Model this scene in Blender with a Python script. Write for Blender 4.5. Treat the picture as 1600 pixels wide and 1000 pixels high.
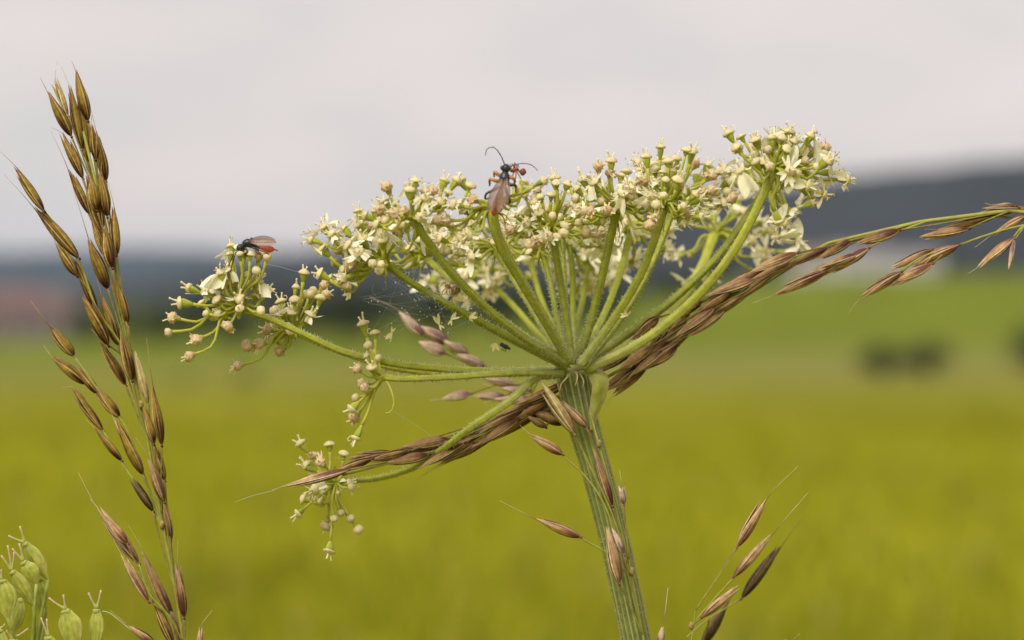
import bpy, math, random
from mathutils import Vector, Matrix, noise

# ------------------------------------------------------------------ scene, camera, light
sc = bpy.context.scene
for o in list(bpy.data.objects):
    bpy.data.objects.remove(o)
sc.render.engine = 'CYCLES'
sc.cycles.use_denoising = True
sc.cycles.max_bounces = 8
sc.cycles.volume_bounces = 1
sc.cycles.transparent_max_bounces = 24
sc.view_settings.view_transform = 'Standard'
sc.view_settings.look = 'None'
sc.view_settings.gamma = 1.0
sc.view_settings.use_curve_mapping = False
sc.view_settings.exposure = 1.32

CAMZ = 1.05                  # camera height above the meadow
F = 6800.0                   # focal length in photograph pixels (100 mm macro on a 23.5 mm sensor)
D0 = 0.68                    # focus distance: one photograph pixel is 0.1 mm there
HORIZ = 470.0                # photograph row of the true horizon
PX = D0 / F
pitch = math.atan((500 - HORIZ) / F)
cam = bpy.data.cameras.new('camera')
camo = bpy.data.objects.new('camera', cam)
sc.collection.objects.link(camo)
camo.location = (0, 0, CAMZ)
camo.rotation_euler = (math.pi / 2 - pitch, 0, 0)
cam.lens = 100.0
cam.sensor_width = 1600.0 / F * 100.0
cam.clip_start = 0.02
cam.clip_end = 40000.0
cam.dof.use_dof = True
cam.dof.focus_distance = D0 - 0.008
cam.dof.aperture_fstop = 17.0
sc.camera = camo
C0 = Vector((0, 0, CAMZ))
FWD = Vector((0, math.cos(pitch), -math.sin(pitch)))
UP = Vector((0, math.sin(pitch), math.cos(pitch)))
RT = Vector((1, 0, 0))

SUN_EL, SUN_AZ = 47.0, 206.0     # azimuth clockwise from +Y: over the photographer's left shoulder
sd = bpy.data.lights.new('sun', 'SUN')
sd.energy = 1.5
sd.angle = math.radians(42)
sd.color = (1.0, 0.965, 0.91)
so = bpy.data.objects.new('sun', sd)
sc.collection.objects.link(so)
se, sa = math.radians(SUN_EL), math.radians(SUN_AZ)
sdir = Vector((math.sin(sa) * math.cos(se), math.cos(sa) * math.cos(se), math.sin(se)))
so.rotation_euler = (-sdir).to_track_quat('-Z', 'Y').to_euler()
so.location = (0, -5, 20)

world = bpy.data.worlds.new('World')
sc.world = world
world.use_nodes = True
wn, wl = world.node_tree.nodes, world.node_tree.links
wn.clear()
w_out = wn.new('ShaderNodeOutputWorld')
w_sky = wn.new('ShaderNodeTexSky')
w_sky.sky_type = 'NISHITA'
w_sky.sun_disc = False
w_sky.sun_elevation = se
w_sky.sun_rotation = sa
w_bg1 = wn.new('ShaderNodeBackground')
w_bg1.inputs['Strength'].default_value = 0.06
wl.new(w_sky.outputs[0], w_bg1.inputs['Color'])
# the overcast: even cloud with faint lighter and greyer patches, the same in all directions
w_tc = wn.new('ShaderNodeTexCoord')
w_map = wn.new('ShaderNodeMapping')
w_map.inputs['Scale'].default_value = (9, 9, 26)
w_map.inputs['Location'].default_value = (1.3, 0.4, 2.2)
wl.new(w_tc.outputs['Generated'], w_map.inputs['Vector'])
w_nz = wn.new('ShaderNodeTexNoise')
w_nz.inputs['Scale'].default_value = 1.6
w_nz.inputs['Detail'].default_value = 4
w_nz.inputs['Roughness'].default_value = 0.45
wl.new(w_map.outputs[0], w_nz.inputs['Vector'])
w_rmp = wn.new('ShaderNodeValToRGB')
e = w_rmp.color_ramp.elements
e[0].position = 0.30
e[0].color = (0.278, 0.262, 0.266, 1)
e[1].position = 0.72
e[1].color = (0.348, 0.304, 0.296, 1)
m_ = e.new(0.5)
m_.color = (0.312, 0.281, 0.276, 1)
wl.new(w_nz.outputs['Fac'], w_rmp.inputs['Fac'])
w_bg2 = wn.new('ShaderNodeBackground')
w_bg2.inputs['Strength'].default_value = 1.0
wl.new(w_rmp.outputs['Color'], w_bg2.inputs['Color'])
w_mx = wn.new('ShaderNodeMixShader')
w_mx.inputs['Fac'].default_value = 0.93
wl.new(w_bg1.outputs[0], w_mx.inputs[1])
wl.new(w_bg2.outputs[0], w_mx.inputs[2])
wl.new(w_mx.outputs[0], w_out.inputs['Surface'])

# ------------------------------------------------------------------ helpers
R = random.Random(11)
V = Vector
TAU = 2 * math.pi


def P(px, py, dd=0.0):
    """photograph pixel + depth behind the plane of focus in millimetres"""
    d = D0 + dd * 1e-3
    return C0 + d * (FWD + RT * ((px - 800) / F) + UP * ((500 - py) / F))


def PD(px, py, d):
    return C0 + d * (FWD + RT * ((px - 800) / F) + UP * ((500 - py) / F))


def lin(r, g, b):
    f = lambda v: (v / 255 / 12.92) if v / 255 <= 0.04045 else ((v / 255 + 0.055) / 1.055) ** 2.4
    return (f(r), f(g), f(b))


def mix(a, b, t):
    t = 0 if t < 0 else 1 if t > 1 else t
    return tuple(a[i] * (1 - t) + b[i] * t for i in range(3))


def scl(a, k):
    return (a[0] * k, a[1] * k, a[2] * k)


def sstep(a, b, x):
    t = max(0, min(1, (x - a) / (b - a)))
    return t * t * (3 - 2 * t)


def perp(a):
    a = a.normalized()
    b = V((0, 0, 1)) if abs(a.z) < 0.9 else V((1, 0, 0))
    s = a.cross(b).normalized()
    return s, a.cross(s).normalized()


def rdir():
    while True:
        v = V((R.uniform(-1, 1), R.uniform(-1, 1), R.uniform(-1, 1)))
        if 0.05 < v.length < 1:
            return v.normalized()


def spline(pts, n):
    """smooth curve through pts (chord-length tangents), n samples, roughly even in length"""
    pts = [V(p) for p in pts]
    if len(pts) == 2:
        return [pts[0].lerp(pts[1], i / (n - 1)) for i in range(n)]
    n_ = len(pts)
    h = [max((pts[i + 1] - pts[i]).length, 1e-9) for i in range(n_ - 1)]
    m = []
    for i in range(n_):
        if i == 0:
            m.append((pts[1] - pts[0]) / h[0])
        elif i == n_ - 1:
            m.append((pts[-1] - pts[-2]) / h[-1])
        else:
            m.append(((pts[i + 1] - pts[i]) / h[i] * h[i - 1] + (pts[i] - pts[i - 1]) / h[i - 1] * h[i]) / (h[i] + h[i - 1]))
    dense = []
    for i in range(n_ - 1):
        for k in range(12):
            t = k / 12
            t2, t3 = t * t, t ** 3
            dense.append(pts[i] * (2 * t3 - 3 * t2 + 1) + m[i] * (h[i] * (t3 - 2 * t2 + t))
                         + pts[i + 1] * (3 * t2 - 2 * t3) + m[i + 1] * (h[i] * (t3 - t2)))
    dense.append(pts[-1])
    acc = [0]
    for i in range(1, len(dense)):
        acc.append(acc[-1] + (dense[i] - dense[i - 1]).length)
    out, j = [], 0
    for i in range(n):
        s = acc[-1] * i / (n - 1)
        while j < len(acc) - 2 and acc[j + 1] < s:
            j += 1
        seg = acc[j + 1] - acc[j]
        out.append(dense[j].lerp(dense[j + 1], 0 if seg < 1e-12 else (s - acc[j]) / seg))
    return out


class MB:
    def __init__(self):
        self.v, self.f, self.c = [], [], []

    def add(self, p, c):
        self.v.append(p)
        self.c.append(c)
        return len(self.v) - 1

    def tube(self, pts, rad, sides, col, ribs=None, caps=True, flat=1.0, fdir=None):
        """pts: samples; rad: number or f(t); col: rgb or f(t, theta); ribs: (count, depth)"""
        n = len(pts)
        rf = rad if callable(rad) else (lambda t: rad)
        cf = col if callable(col) else (lambda t, a: col)
        T = [(pts[min(i + 1, n - 1)] - pts[max(i - 1, 0)]).normalized() for i in range(n)]
        if fdir is None:
            s, _ = perp(T[0])
        else:
            s = (fdir - T[0] * fdir.dot(T[0])).normalized()
        rings = []
        for i in range(n):
            s = s - T[i] * s.dot(T[i])
            if s.length < 1e-9:
                s, _ = perp(T[i])
            s.normalize()
            b = T[i].cross(s)
            t = i / (n - 1)
            r = rf(t)
            ring = []
            for k in range(sides):
                a = TAU * k / sides
                rr = r
                if ribs:
                    rr = r * (1 + ribs[1] * math.cos(ribs[0] * a))
                ring.append(self.add(pts[i] + s * (math.cos(a) * rr) + b * (math.sin(a) * rr * flat), cf(t, a)))
            rings.append(ring)
        for i in range(n - 1):
            A, B = rings[i], rings[i + 1]
            for k in range(sides):
                k2 = (k + 1) % sides
                self.f.append((A[k], A[k2], B[k2], B[k]))
        if caps:
            for ring, i in ((rings[0], 0), (rings[-1], n - 1)):
                c = self.add(pts[i], cf(i / (n - 1), 0))
                for k in range(sides):
                    k2 = (k + 1) % sides
                    self.f.append((ring[k2], ring[k], c) if i == 0 else (ring[k], ring[k2], c))

    def ball(self, c, ax, ay, az, seg, rings, col, lump=None):
        """ellipsoid with half axes ax, ay, az; col rgb or f(u along az -1..1, a); lump f(dir) scales"""
        cf = col if callable(col) else (lambda u, a: col)
        idx = []
        for i in range(rings + 1):
            ph = math.pi * i / rings
            row = []
            for k in range(1 if i in (0, rings) else seg):
                a = TAU * k / seg
                d = V((math.sin(ph) * math.cos(a), math.sin(ph) * math.sin(a), math.cos(ph)))
                m = lump(d) if lump else 1
                row.append(self.add(c + (ax * d.x + ay * d.y + az * d.z) * m, cf(d.z, a)))
            idx.append(row)
        for i in range(rings):
            A, B = idx[i], idx[i + 1]
            for k in range(seg):
                k2 = (k + 1) % seg
                if len(A) == 1:
                    self.f.append((A[0], B[k], B[k2]))
                elif len(B) == 1:
                    self.f.append((A[k2], A[k], B[0]))
                else:
                    self.f.append((A[k], B[k], B[k2], A[k2]))

    def grid(self, rows):
        """rows of (point, colour)"""
        idx = [[self.add(p, c) for p, c in r] for r in rows]
        for i in range(len(idx) - 1):
            for k in range(len(idx[i]) - 1):
                self.f.append((idx[i][k], idx[i][k + 1], idx[i + 1][k + 1], idx[i + 1][k]))

    def box(self, c, ux, uy, uz, col):
        ids = [self.add(c + ux * a + uy * b + uz * d, col) for a in (-1, 1) for b in (-1, 1) for d in (-1, 1)]
        for q in ((0, 1, 3, 2), (4, 6, 7, 5), (0, 4, 5, 1), (2, 3, 7, 6), (0, 2, 6, 4), (1, 5, 7, 3)):
            self.f.append(tuple(ids[i] for i in q))

    def build(self, name, mat, parent=None, origin=None, smooth=True):
        o0 = origin if origin is not None else self.v[0].copy()
        me = bpy.data.meshes.new(name)
        me.from_pydata([tuple(p - o0) for p in self.v], [], self.f)
        at = me.color_attributes.new('Col', 'FLOAT_COLOR', 'POINT')
        flat = []
        for c in self.c:
            flat += [c[0], c[1], c[2], 1.0]
        at.data.foreach_set('color', flat)
        if smooth:
            me.polygons.foreach_set('use_smooth', [True] * len(me.polygons))
        me.materials.append(mat)
        ob = bpy.data.objects.new(name, me)
        sc.collection.objects.link(ob)
        place(ob, o0, parent)
        return ob


WP = {}


def place(ob, pos, parent):
    WP[ob.name] = V(pos)
    if parent is not None:
        ob.parent = parent
        ob.location = V(pos) - WP[parent.name]
    else:
        ob.location = pos


def tag(o, label=None, cat=None, group=None, kind=None):
    if label:
        o['label'] = label
    if cat:
        o['category'] = cat
    if group:
        o['group'] = group
    if kind:
        o['kind'] = kind
    return o


def thing(name, pos, label, cat, group=None):
    o = bpy.data.objects.new(name, None)
    o.empty_display_size = 0.01
    sc.collection.objects.link(o)
    place(o, V(pos), None)
    return tag(o, label, cat, group)


# ------------------------------------------------------------------ materials
def material(name, rough=0.55, transl=0.0, nscale=1500.0, namt=0.2, bump=0.0, stretch=None, spec=0.4,
             hue=None, alpha=1.0, bscale=None, coat=0.0):
    m = bpy.data.materials.new(name)
    m.use_nodes = True
    nt = m.node_tree
    N, L = nt.nodes, nt.links
    N.clear()
    out = N.new('ShaderNodeOutputMaterial')
    bs = N.new('ShaderNodeBsdfPrincipled')
    bs.inputs['Roughness'].default_value = rough
    bs.inputs['Specular IOR Level'].default_value = spec
    bs.inputs['Coat Weight'].default_value = coat
    at = N.new('ShaderNodeAttribute')
    at.attribute_name = 'Col'
    tc = N.new('ShaderNodeTexCoord')
    vec = tc.outputs['Object']
    if stretch:
        mp = N.new('ShaderNodeMapping')
        mp.inputs['Scale'].default_value = stretch
        L.new(vec, mp.inputs['Vector'])
        vec = mp.outputs[0]
    nz = N.new('ShaderNodeTexNoise')
    nz.inputs['Scale'].default_value = nscale
    nz.inputs['Detail'].default_value = 4
    L.new(vec, nz.inputs['Vector'])
    mr = N.new('ShaderNodeMapRange')
    mr.inputs['From Min'].default_value = 0.25
    mr.inputs['From Max'].default_value = 0.75
    mr.inputs['To Min'].default_value = 1 - namt
    mr.inputs['To Max'].default_value = 1 + namt
    L.new(nz.outputs['Fac'], mr.inputs['Value'])
    mx = N.new('ShaderNodeVectorMath')
    mx.operation = 'SCALE'
    L.new(at.outputs['Color'], mx.inputs[0])
    L.new(mr.outputs[0], mx.inputs['Scale'])
    col = mx.outputs[0]
    if hue:
        nz2 = N.new('ShaderNodeTexNoise')
        nz2.inputs['Scale'].default_value = nscale * 0.31
        nz2.inputs['Detail'].default_value = 2
        L.new(vec, nz2.inputs['Vector'])
        mr2 = N.new('ShaderNodeMapRange')
        mr2.inputs['From Min'].default_value = 0.45
        mr2.inputs['From Max'].default_value = 0.7
        mr2.inputs['To Max'].default_value = hue[3]
        L.new(nz2.outputs['Fac'], mr2.inputs['Value'])
        mc = N.new('ShaderNodeMix')
        mc.data_type = 'RGBA'
        L.new(mr2.outputs[0], mc.inputs['Factor'])
        L.new(col, mc.inputs['A'])
        mc.inputs['B'].default_value = (hue[0], hue[1], hue[2], 1)
        col = mc.outputs['Result']
    L.new(col, bs.inputs['Base Color'])
    if bump:
        bp = N.new('ShaderNodeBump')
        bp.inputs['Strength'].default_value = bump
        bp.inputs['Distance'].default_value = 0.0002
        nb = N.new('ShaderNodeTexNoise')
        nb.inputs['Scale'].default_value = bscale or nscale * 1.5
        nb.inputs['Detail'].default_value = 3
        L.new(vec, nb.inputs['Vector'])
        L.new(nb.outputs['Fac'], bp.inputs['Height'])
        L.new(bp.outputs[0], bs.inputs['Normal'])
    sh = bs.outputs[0]
    if transl:
        tr = N.new('ShaderNodeBsdfTranslucent')
        L.new(col, tr.inputs['Color'])
        ms = N.new('ShaderNodeMixShader')
        ms.inputs['Fac'].default_value = transl
        L.new(sh, ms.inputs[1])
        L.new(tr.outputs[0], ms.inputs[2])
        sh = ms.outputs[0]
    if alpha < 1:
        tp = N.new('ShaderNodeBsdfTransparent')
        ms = N.new('ShaderNodeMixShader')
        ms.inputs['Fac'].default_value = alpha
        L.new(tp.outputs[0], ms.inputs[1])
        L.new(sh, ms.inputs[2])
        sh = ms.outputs[0]
    L.new(sh, out.inputs['Surface'])
    return m


M_STALK = material('green_stalk', 0.5, 0.15, 900, 0.22, 0.3, hue=(0.30, 0.33, 0.07, 0.35), spec=0.2)
M_HAIR = material('plant_hair', 0.4, 0.4, 2000, 0.1)
M_FLOWER = material('flower_tissue', 0.6, 0.33, 1100, 0.10, 0.2, spec=0.15)
M_FRUIT = material('green_fruit', 0.5, 0.25, 900, 0.2, 0.4, hue=(0.30, 0.34, 0.07, 0.45), spec=0.2)
M_SPIKE = material('grass_glume', 0.5, 0.15, 1300, 0.32, 0.35, spec=0.16)
M_STRAW = material('grass_stalk', 0.5, 0.1, 900, 0.2, 0.2, spec=0.2)
M_BUG = material('insect_cuticle', 0.3, 0, 3000, 0.15, 0.2, spec=0.6)
M_WING = material('insect_wing', 0.3, 0.15, 1500, 0.2, 0.1, alpha=0.74)
M_SILK = material('spider_silk', 0.4, 0.3, 800, 0.1, alpha=0.38)
M_LEAF = material('tree_leaves', 0.6, 0.25, 0.5, 0.35)
M_BARK = material('tree_bark', 0.85, 0, 6, 0.3, 0.6)
M_WALL = material('house_render', 0.85, 0, 1.2, 0.12, 0.2)
M_ROOF = material('roof_tiles', 0.8, 0, 3, 0.25, 0.3)
M_GLASS = material('window_glass', 0.15, 0, 1, 0.05)
M_FIELD = material('meadow_ground', 0.95, 0, 0.35, 0.2, 0.0, hue=(0.170, 0.175, 0.016, 0.5), spec=0.0)
M_BLADE = material('meadow_blades', 0.8, 0.3, 0.4, 0.3, spec=0.02)
M_HILL = material('wooded_hill', 0.95, 0, 0.012, 0.35, 0.0, spec=0.05)

# ------------------------------------------------------------------ terrain and background
def zrow(d, y):
    return CAMZ - (y - HORIZ) / F * d


PR_R = [(0, 0), (30, 0), (60, -0.25), (150, zrow(150, 592)), (300, zrow(300, 532)), (600, zrow(600, 432)),
        (680, zrow(680, 428)), (800, zrow(800, 436)), (1000, zrow(1000, 462)), (1500, zrow(1500, 474)), (8000, -6)]
PR_L = [(0, 0), (30, 0), (60, -0.25), (150, zrow(150, 602)), (300, zrow(300, 562)), (450, zrow(450, 546)),
        (600, zrow(600, 530)), (680, zrow(680, 522)), (1000, zrow(1000, 492)), (1500, zrow(1500, 480)), (8000, -6)]


def prof(pr, d):
    for i in range(len(pr) - 1):
        if d <= pr[i + 1][0]:
            t = (d - pr[i][0]) / (pr[i + 1][0] - pr[i][0])
            return pr[i][1] + (pr[i + 1][1] - pr[i][1]) * (t * t * (3 - 2 * t) if i else t)
    return pr[-1][1]


def ground_z(x, y):
    d = math.hypot(x, y)
    az = math.degrees(math.atan2(x, y))
    k = sstep(-5.0, 5.5, az) if y > 0 else 0.3
    if y > 0 and abs(az) > 60:
        k = 0.3 + (k - 0.3) * (90 - abs(az)) / 30
    return prof(PR_L, d) * (1 - k) + prof(PR_R, d) * k


def ground_col(x, y):
    d = math.hypot(x, y)
    n1 = noise.noise(V((x * 0.012, y * 0.012, 0.3)))
    n2 = noise.noise(V((x * 0.2, y * 0.06, 4.3)))
    olive = (0.224, 0.219, 0.012)
    green = (0.132, 0.163, 0.020)
    c = mix(olive, green, sstep(18, 260, d + 40 * n1))
    c = mix(c, (0.200, 0.192, 0.062), 0.8 * sstep(28, 95, d + 12 * n1) * (1 - sstep(170, 330, d)))  # mid-field band: brownish field tone, plus some haze put into the colour
    return scl(c, 1 + 0.18 * n2 + 0.12 * n1)


b = MB()
rads = [0, 0.4, 1, 2, 4, 7, 10, 13, 16, 20, 25, 30, 37, 45, 55, 65, 78, 90, 105, 120, 135, 150, 170, 190, 215, 240,
        270, 300, 340, 380, 420, 460, 500, 550, 600, 640, 680, 740, 800, 900, 1000, 1250, 1500, 2200, 3200, 4500, 6500, 8000]
azs = [a for a in range(-180, -20, 8)] + [x * 0.5 for x in range(-40, 41)] + [a for a in range(24, 180, 8)]
azs = sorted(set(azs))
idx = []
for d in rads:
    row = []
    for a in azs:
        x, y = d * math.sin(math.radians(a)), d * math.cos(math.radians(a))
        row.append(b.add(V((x, y, ground_z(x, y))), ground_col(x, y)))
    idx.append(row)
for i in range(len(rads) - 1):
    for k in range(len(azs)):
        k2 = (k + 1) % len(azs)
        if i == 0:
            b.f.append((idx[0][k], idx[1][k2], idx[1][k]))
        else:
            b.f.append((idx[i][k], idx[i][k2], idx[i + 1][k2], idx[i + 1][k]))
g = b.build('ground', M_FIELD, origin=V((0, 0, 0)))
tag(g, kind='structure')

# meadow blades over the nearer part of the field that shows
b = MB()
for i in range(46000):
    wide = i >= 20000
    d = 0.9 + 40 * R.random() ** 1.5 if wide else 9 + 70 * R.random() ** 1.6
    a = math.radians(R.uniform(-70, 70) if wide else R.uniform(-12, 12))
    x, y = d * math.sin(a), d * math.cos(a)
    z = ground_z(x, y) - 0.01
    h = R.uniform(0.05, 0.13) * (1 if R.random() < 0.9 else 1.5)
    w = R.uniform(0.006, 0.014)
    ln = R.uniform(0, TAU)
    t = V((math.cos(ln), math.sin(ln), 0)) * h * R.uniform(0.1, 0.5)
    s = V((math.cos(ln + 1.4), math.sin(ln + 1.4), 0)) * w
    c = mix((0.26, 0.247, 0.011), (0.22, 0.237, 0.014), R.random())
    if R.random() < 0.08:
        c = (0.30, 0.25, 0.08)
    p = V((x, y, z))
    m1 = p + t * 0.35 + V((0, 0, h * 0.6))
    i0 = [b.add(q, c) for q in (p - s, p + s, m1 + s * 0.8, m1 - s * 0.8, p + t + V((0, 0, h)))]
    b.f.append((i0[0], i0[1], i0[2], i0[3]))
    b.f.append((i0[3], i0[2], i0[4]))
g = b.build('meadow_grass', M_BLADE, origin=V((0, 20, 0)))
tag(g, 'olive green meadow grass covering the field', 'grass', kind='stuff')


def ridge(name, line, d, foot, back, col, seed):
    """a hill with a crest that follows photograph rows 'line' at distance d"""
    b = MB()
    xs = [line[0][0] + (line[-1][0] - line[0][0]) * i / 160 for i in range(161)]
    rows = []
    prof_ = [(foot, 0.0), (foot + (d - foot) * 0.3, 0.22), (foot + (d - foot) * 0.6, 0.6), (foot + (d - foot) * 0.85, 0.92),
             (d, 1.0), (d + (back - d) * 0.3, 0.8), (back, 0.0)]
    for dist, k in prof_:
        row = []
        for x in xs:
            for i in range(len(line) - 1):
                if x <= line[i + 1][0] + 1e-6:
                    t = (x - line[i][0]) / (line[i + 1][0] - line[i][0])
                    yy = line[i][1] + (line[i + 1][1] - line[i][1]) * t
                    break
            top = zrow(d, yy + 5 * noise.noise(V((x * 0.012, seed, 0))) + 2.5 * noise.noise(V((x * 0.05, seed, 3))))
            base = -7.0
            az = (x - 800) / F
            n = noise.noise(V((x * 0.006, dist * 0.002, seed)))
            p = V((az * dist, dist, base + (top - base) * k * (1 + 0.08 * n * (1 - k))))
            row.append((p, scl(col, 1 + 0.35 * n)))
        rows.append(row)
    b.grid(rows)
    tag(b.build(name, M_HILL, origin=V((0, d, -7))), kind='structure')


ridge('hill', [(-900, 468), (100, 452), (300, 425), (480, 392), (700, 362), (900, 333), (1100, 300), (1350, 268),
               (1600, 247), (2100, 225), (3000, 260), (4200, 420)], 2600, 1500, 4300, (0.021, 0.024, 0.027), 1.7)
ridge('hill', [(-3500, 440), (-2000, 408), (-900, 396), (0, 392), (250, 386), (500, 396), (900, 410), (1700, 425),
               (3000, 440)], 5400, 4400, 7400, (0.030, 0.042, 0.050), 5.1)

# --- trees
def tree_mesh(seed, H, W, tone, clumps=62, leaves=56, trunk_h=0.1):
    r = random.Random(seed)
    t = MB()
    top = V((r.uniform(-.3, .3), r.uniform(-.3, .3), H * 0.72))
    t.tube(spline([V((0, 0, -0.3)), V((0.05, 0, H * 0.2)), top], 8), lambda k: H * 0.03 * (1 - 0.75 * k), 8, (0.09, 0.07, 0.05))
    for i in range(6):
        z = H * r.uniform(0.22, 0.6)
        a = r.uniform(0, TAU)
        e_ = V((math.cos(a) * W * 0.36, math.sin(a) * W * 0.36, z + H * 0.2))
        t.tube(spline([V((0, 0, z)), V((e_.x * 0.5, e_.y * 0.5, z + H * 0.06)), e_], 6), lambda k: H * 0.012 * (1 - 0.7 * k), 6, (0.09, 0.07, 0.05))
    b = MB()
    for i in range(clumps):
        while True:
            q = V((r.uniform(-1, 1), r.uniform(-1, 1), r.uniform(-1, 1)))
            if 0.25 < q.length < 1:
                break
        c = V((q.x * W * 0.42, q.y * W * 0.42, H * (trunk_h + (1 - trunk_h) * 0.5) + q.z * H * (1 - trunk_h) * 0.43))
        cr = r.uniform(0.10, 0.19) * W
        shade = r.uniform(0.7, 1.3)
        for k in range(leaves):
            u = V((r.gauss(0, 1), r.gauss(0, 1), r.gauss(0, 1)))
            p = c + u.normalized() * cr * r.random() ** 0.4
            s1 = V((r.uniform(-1, 1), r.uniform(-1, 1), r.uniform(-1, 1))).normalized()
            s2 = perp(s1)[0]
            sz = W * 0.028 * r.uniform(0.6, 1.3)
            col = scl(tone, shade * r.uniform(0.8, 1.2))
            ids = [b.add(p + s1 * sz, col), b.add(p + s2 * sz * 0.6, col), b.add(p - s1 * sz, col), b.add(p - s2 * sz * 0.6, col)]
            b.f.append(tuple(ids))
    return t, b


TREES = []
for i, (H, W, tone) in enumerate([(8, 7, (0.032, 0.045, 0.016)), (9.5, 7, (0.028, 0.042, 0.018)), (7, 7.5, (0.038, 0.052, 0.016))]):
    t, b = tree_mesh(100 + i, H, W, tone)
    a = t.build('trunk', M_BARK, origin=V((0, 0, 0)))
    c = b.build('crown', M_LEAF, origin=V((0, 0, 0)), smooth=False)
    TREES.append((a.data, c.data, H))
    bpy.data.objects.remove(a)
    bpy.data.objects.remove(c)


def put_tree(name, kind, x, y, scale, sz, label, cat, group):
    z = ground_z(x, y) - 0.05
    root = thing(name, (x, y, z), label, cat, group)
    root.rotation_euler.z = R.uniform(0, TAU)
    root.scale = (scale, scale, scale * sz)
    tm, cm, H = TREES[kind]
    for nm, me in (('trunk', tm), ('crown', cm)):
        o = bpy.data.objects.new(nm, me)
        sc.collection.objects.link(o)
        o.parent = root
    return root


lab_row = 'blurred dark green tree in the tree row along the far edge of the field'
def d_for_row(px, row, lo=180, hi=760):
    """distance at which the ground under column px shows at the given row"""
    best = min(range(lo, hi, 4), key=lambda d: abs(HORIZ + (CAMZ - ground_z((px - 800) / F * d, d)) / d * F - row))
    return best


for i, px in enumerate([140, 190, 238, 285, 330, 378, 425, 470, 515, 560, 606, 655, 700, 748, 795, 842, 890, 935, 985, 1035, 1085, 1130]):
    row = 548 if px < 880 else 548 - (px - 880) * 0.36
    d = d_for_row(px, row, 380) + R.uniform(-15, 15)
    x = (px + R.uniform(-12, 12) - 800) / F * d
    s = R.uniform(0.8, 1.1) * d / 560 * (0.8 if px < 200 or px > 930 else 1)
    put_tree('deciduous_tree', i % 3, x, d, s, R.uniform(0.9, 1.1), lab_row, 'tree', 'trees along the far edge of the field')
for px, d, s, sz, lb in [(1380, 150, 0.31, 0.52, 'low dark green bush standing alone on the green field'),
                         (1450, 152, 0.33, 0.52, 'low dark green bush standing alone on the green field'),
                         (1620, 138, 0.30, 0.85, 'taller dark bush on the green field at the end of the bush line'),
                         (385, 128, 0.11, 0.8, 'small faint bush on the field between grass panicle and hogweed'),
                         (292, 132, 0.09, 0.8, 'small faint bush on the field behind the brown grass panicle')]:
    x = (px - 800) / F * d
    grp = 'low bushes on the green field' if 'alone' in lb else None
    put_tree('field_bush', 0, x, d, s, sz, lb, 'bush', grp)

# --- houses, far and wholly out of focus
def house(px, d, w, dep, hw, hr, wallc, roofc, rot, label, group):
    x = (px - 800) / F * d
    z = ground_z(x, d) - 0.3
    o = V((x, d, z))
    root = thing('house', o, label, 'house', group)
    cr, sr = math.cos(rot), math.sin(rot)
    ex, ey, ez = V((cr, sr, 0)), V((-sr, cr, 0)), V((0, 0, 1))
    b = MB()
    b.box(o + ez * hw / 2, ex * w / 2, ey * dep / 2, ez * hw / 2, wallc)
    for s in (-1, 1):
        q = [o + ex * (s * w / 2) + ey * k * dep / 2 + ez * hw for k in (-1, 1)] + [o + ex * (s * w / 2) + ez * (hw + hr)]
        b.f.append(tuple(b.add(p, wallc) for p in (q if s > 0 else q[::-1])))
    b.build('wall', M_WALL, root, origin=o, smooth=False)
    b = MB()
    for s in (-1, 1):
        ln = math.hypot(dep / 2, hr)
        n = (ey * s * hr + ez * dep / 2).normalized()
        dn = (ey * s * dep / 2 - ez * hr).normalized()
        c = o + ez * (hw + hr) + dn * (ln / 2 + 0.15) + n * 0.14
        b.box(c, ex * (w / 2 + 0.4), dn * (ln / 2 + 0.3), n * 0.1, roofc)
    rf = b.build('roof', M_ROOF, root, origin=o + ez * hw, smooth=False)
    b = MB()
    b.box(o + ex * w * 0.2 + ez * (hw + hr + 0.3), ex * 0.35, ey * 0.35, ez * 0.9, (0.25, 0.16, 0.12))
    b.build('chimney', M_ROOF, rf, smooth=False)
    for k in range(4):
        if k == 1:
            b = MB()
            b.box(o - ey * (dep / 2 + 0.02) + ex * w * (-0.36 + 0.24 * k) + ez * 1.35, ex * 0.5, ey * 0.06, ez * 1.05, (0.10, 0.06, 0.04))
            b.build('door', M_WALL, root, smooth=False)
            continue
        b = MB()
        b.box(o - ey * (dep / 2 + 0.02) + ex * w * (-0.36 + 0.24 * k) + ez * hw * 0.55, ex * 0.55, ey * 0.05, ez * 0.65, (0.03, 0.035, 0.04))
        b.build('window', M_GLASS, root, smooth=False)


house(1340, 860, 11, 8, 4.5, 3.0, (0.55, 0.54, 0.52), (0.20, 0.19, 0.19), 0.2, 'pale house with grey roof beyond the green field, beside a tree', 'pale houses beyond the green field')
house(1420, 900, 13, 8, 4.5, 3.0, (0.58, 0.56, 0.53), (0.22, 0.20, 0.20), -0.15, 'long pale house with grey roof beyond the green field', 'pale houses beyond the green field')
house(1275, 880, 9, 8, 4.5, 3.0, (0.50, 0.48, 0.46), (0.22, 0.16, 0.14), 0.4, 'small pale house with brownish roof beyond the green field', 'pale houses beyond the green field')
house(8, 560, 9, 7, 4.0, 3.0, (0.20, 0.16, 0.15), (0.13, 0.075, 0.07), 0.15, 'brownish house with dull red roof at the field edge beside the tree row', 'brownish houses at the field edge')
house(75, 610, 8, 7, 3.6, 2.8, (0.17, 0.14, 0.13), (0.12, 0.08, 0.07), -0.2, 'smaller brownish house with red roof close to the tree row', 'brownish houses at the field edge')
for px, d, s in [(1215, 820, 0.9), (1490, 870, 0.8), (1560, 900, 0.9)]:
    put_tree('deciduous_tree', 1, (px - 800) / F * d, d, s, 0.9, 'dark tree between the pale houses beyond the green field', 'tree', 'trees among the far houses')

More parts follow.
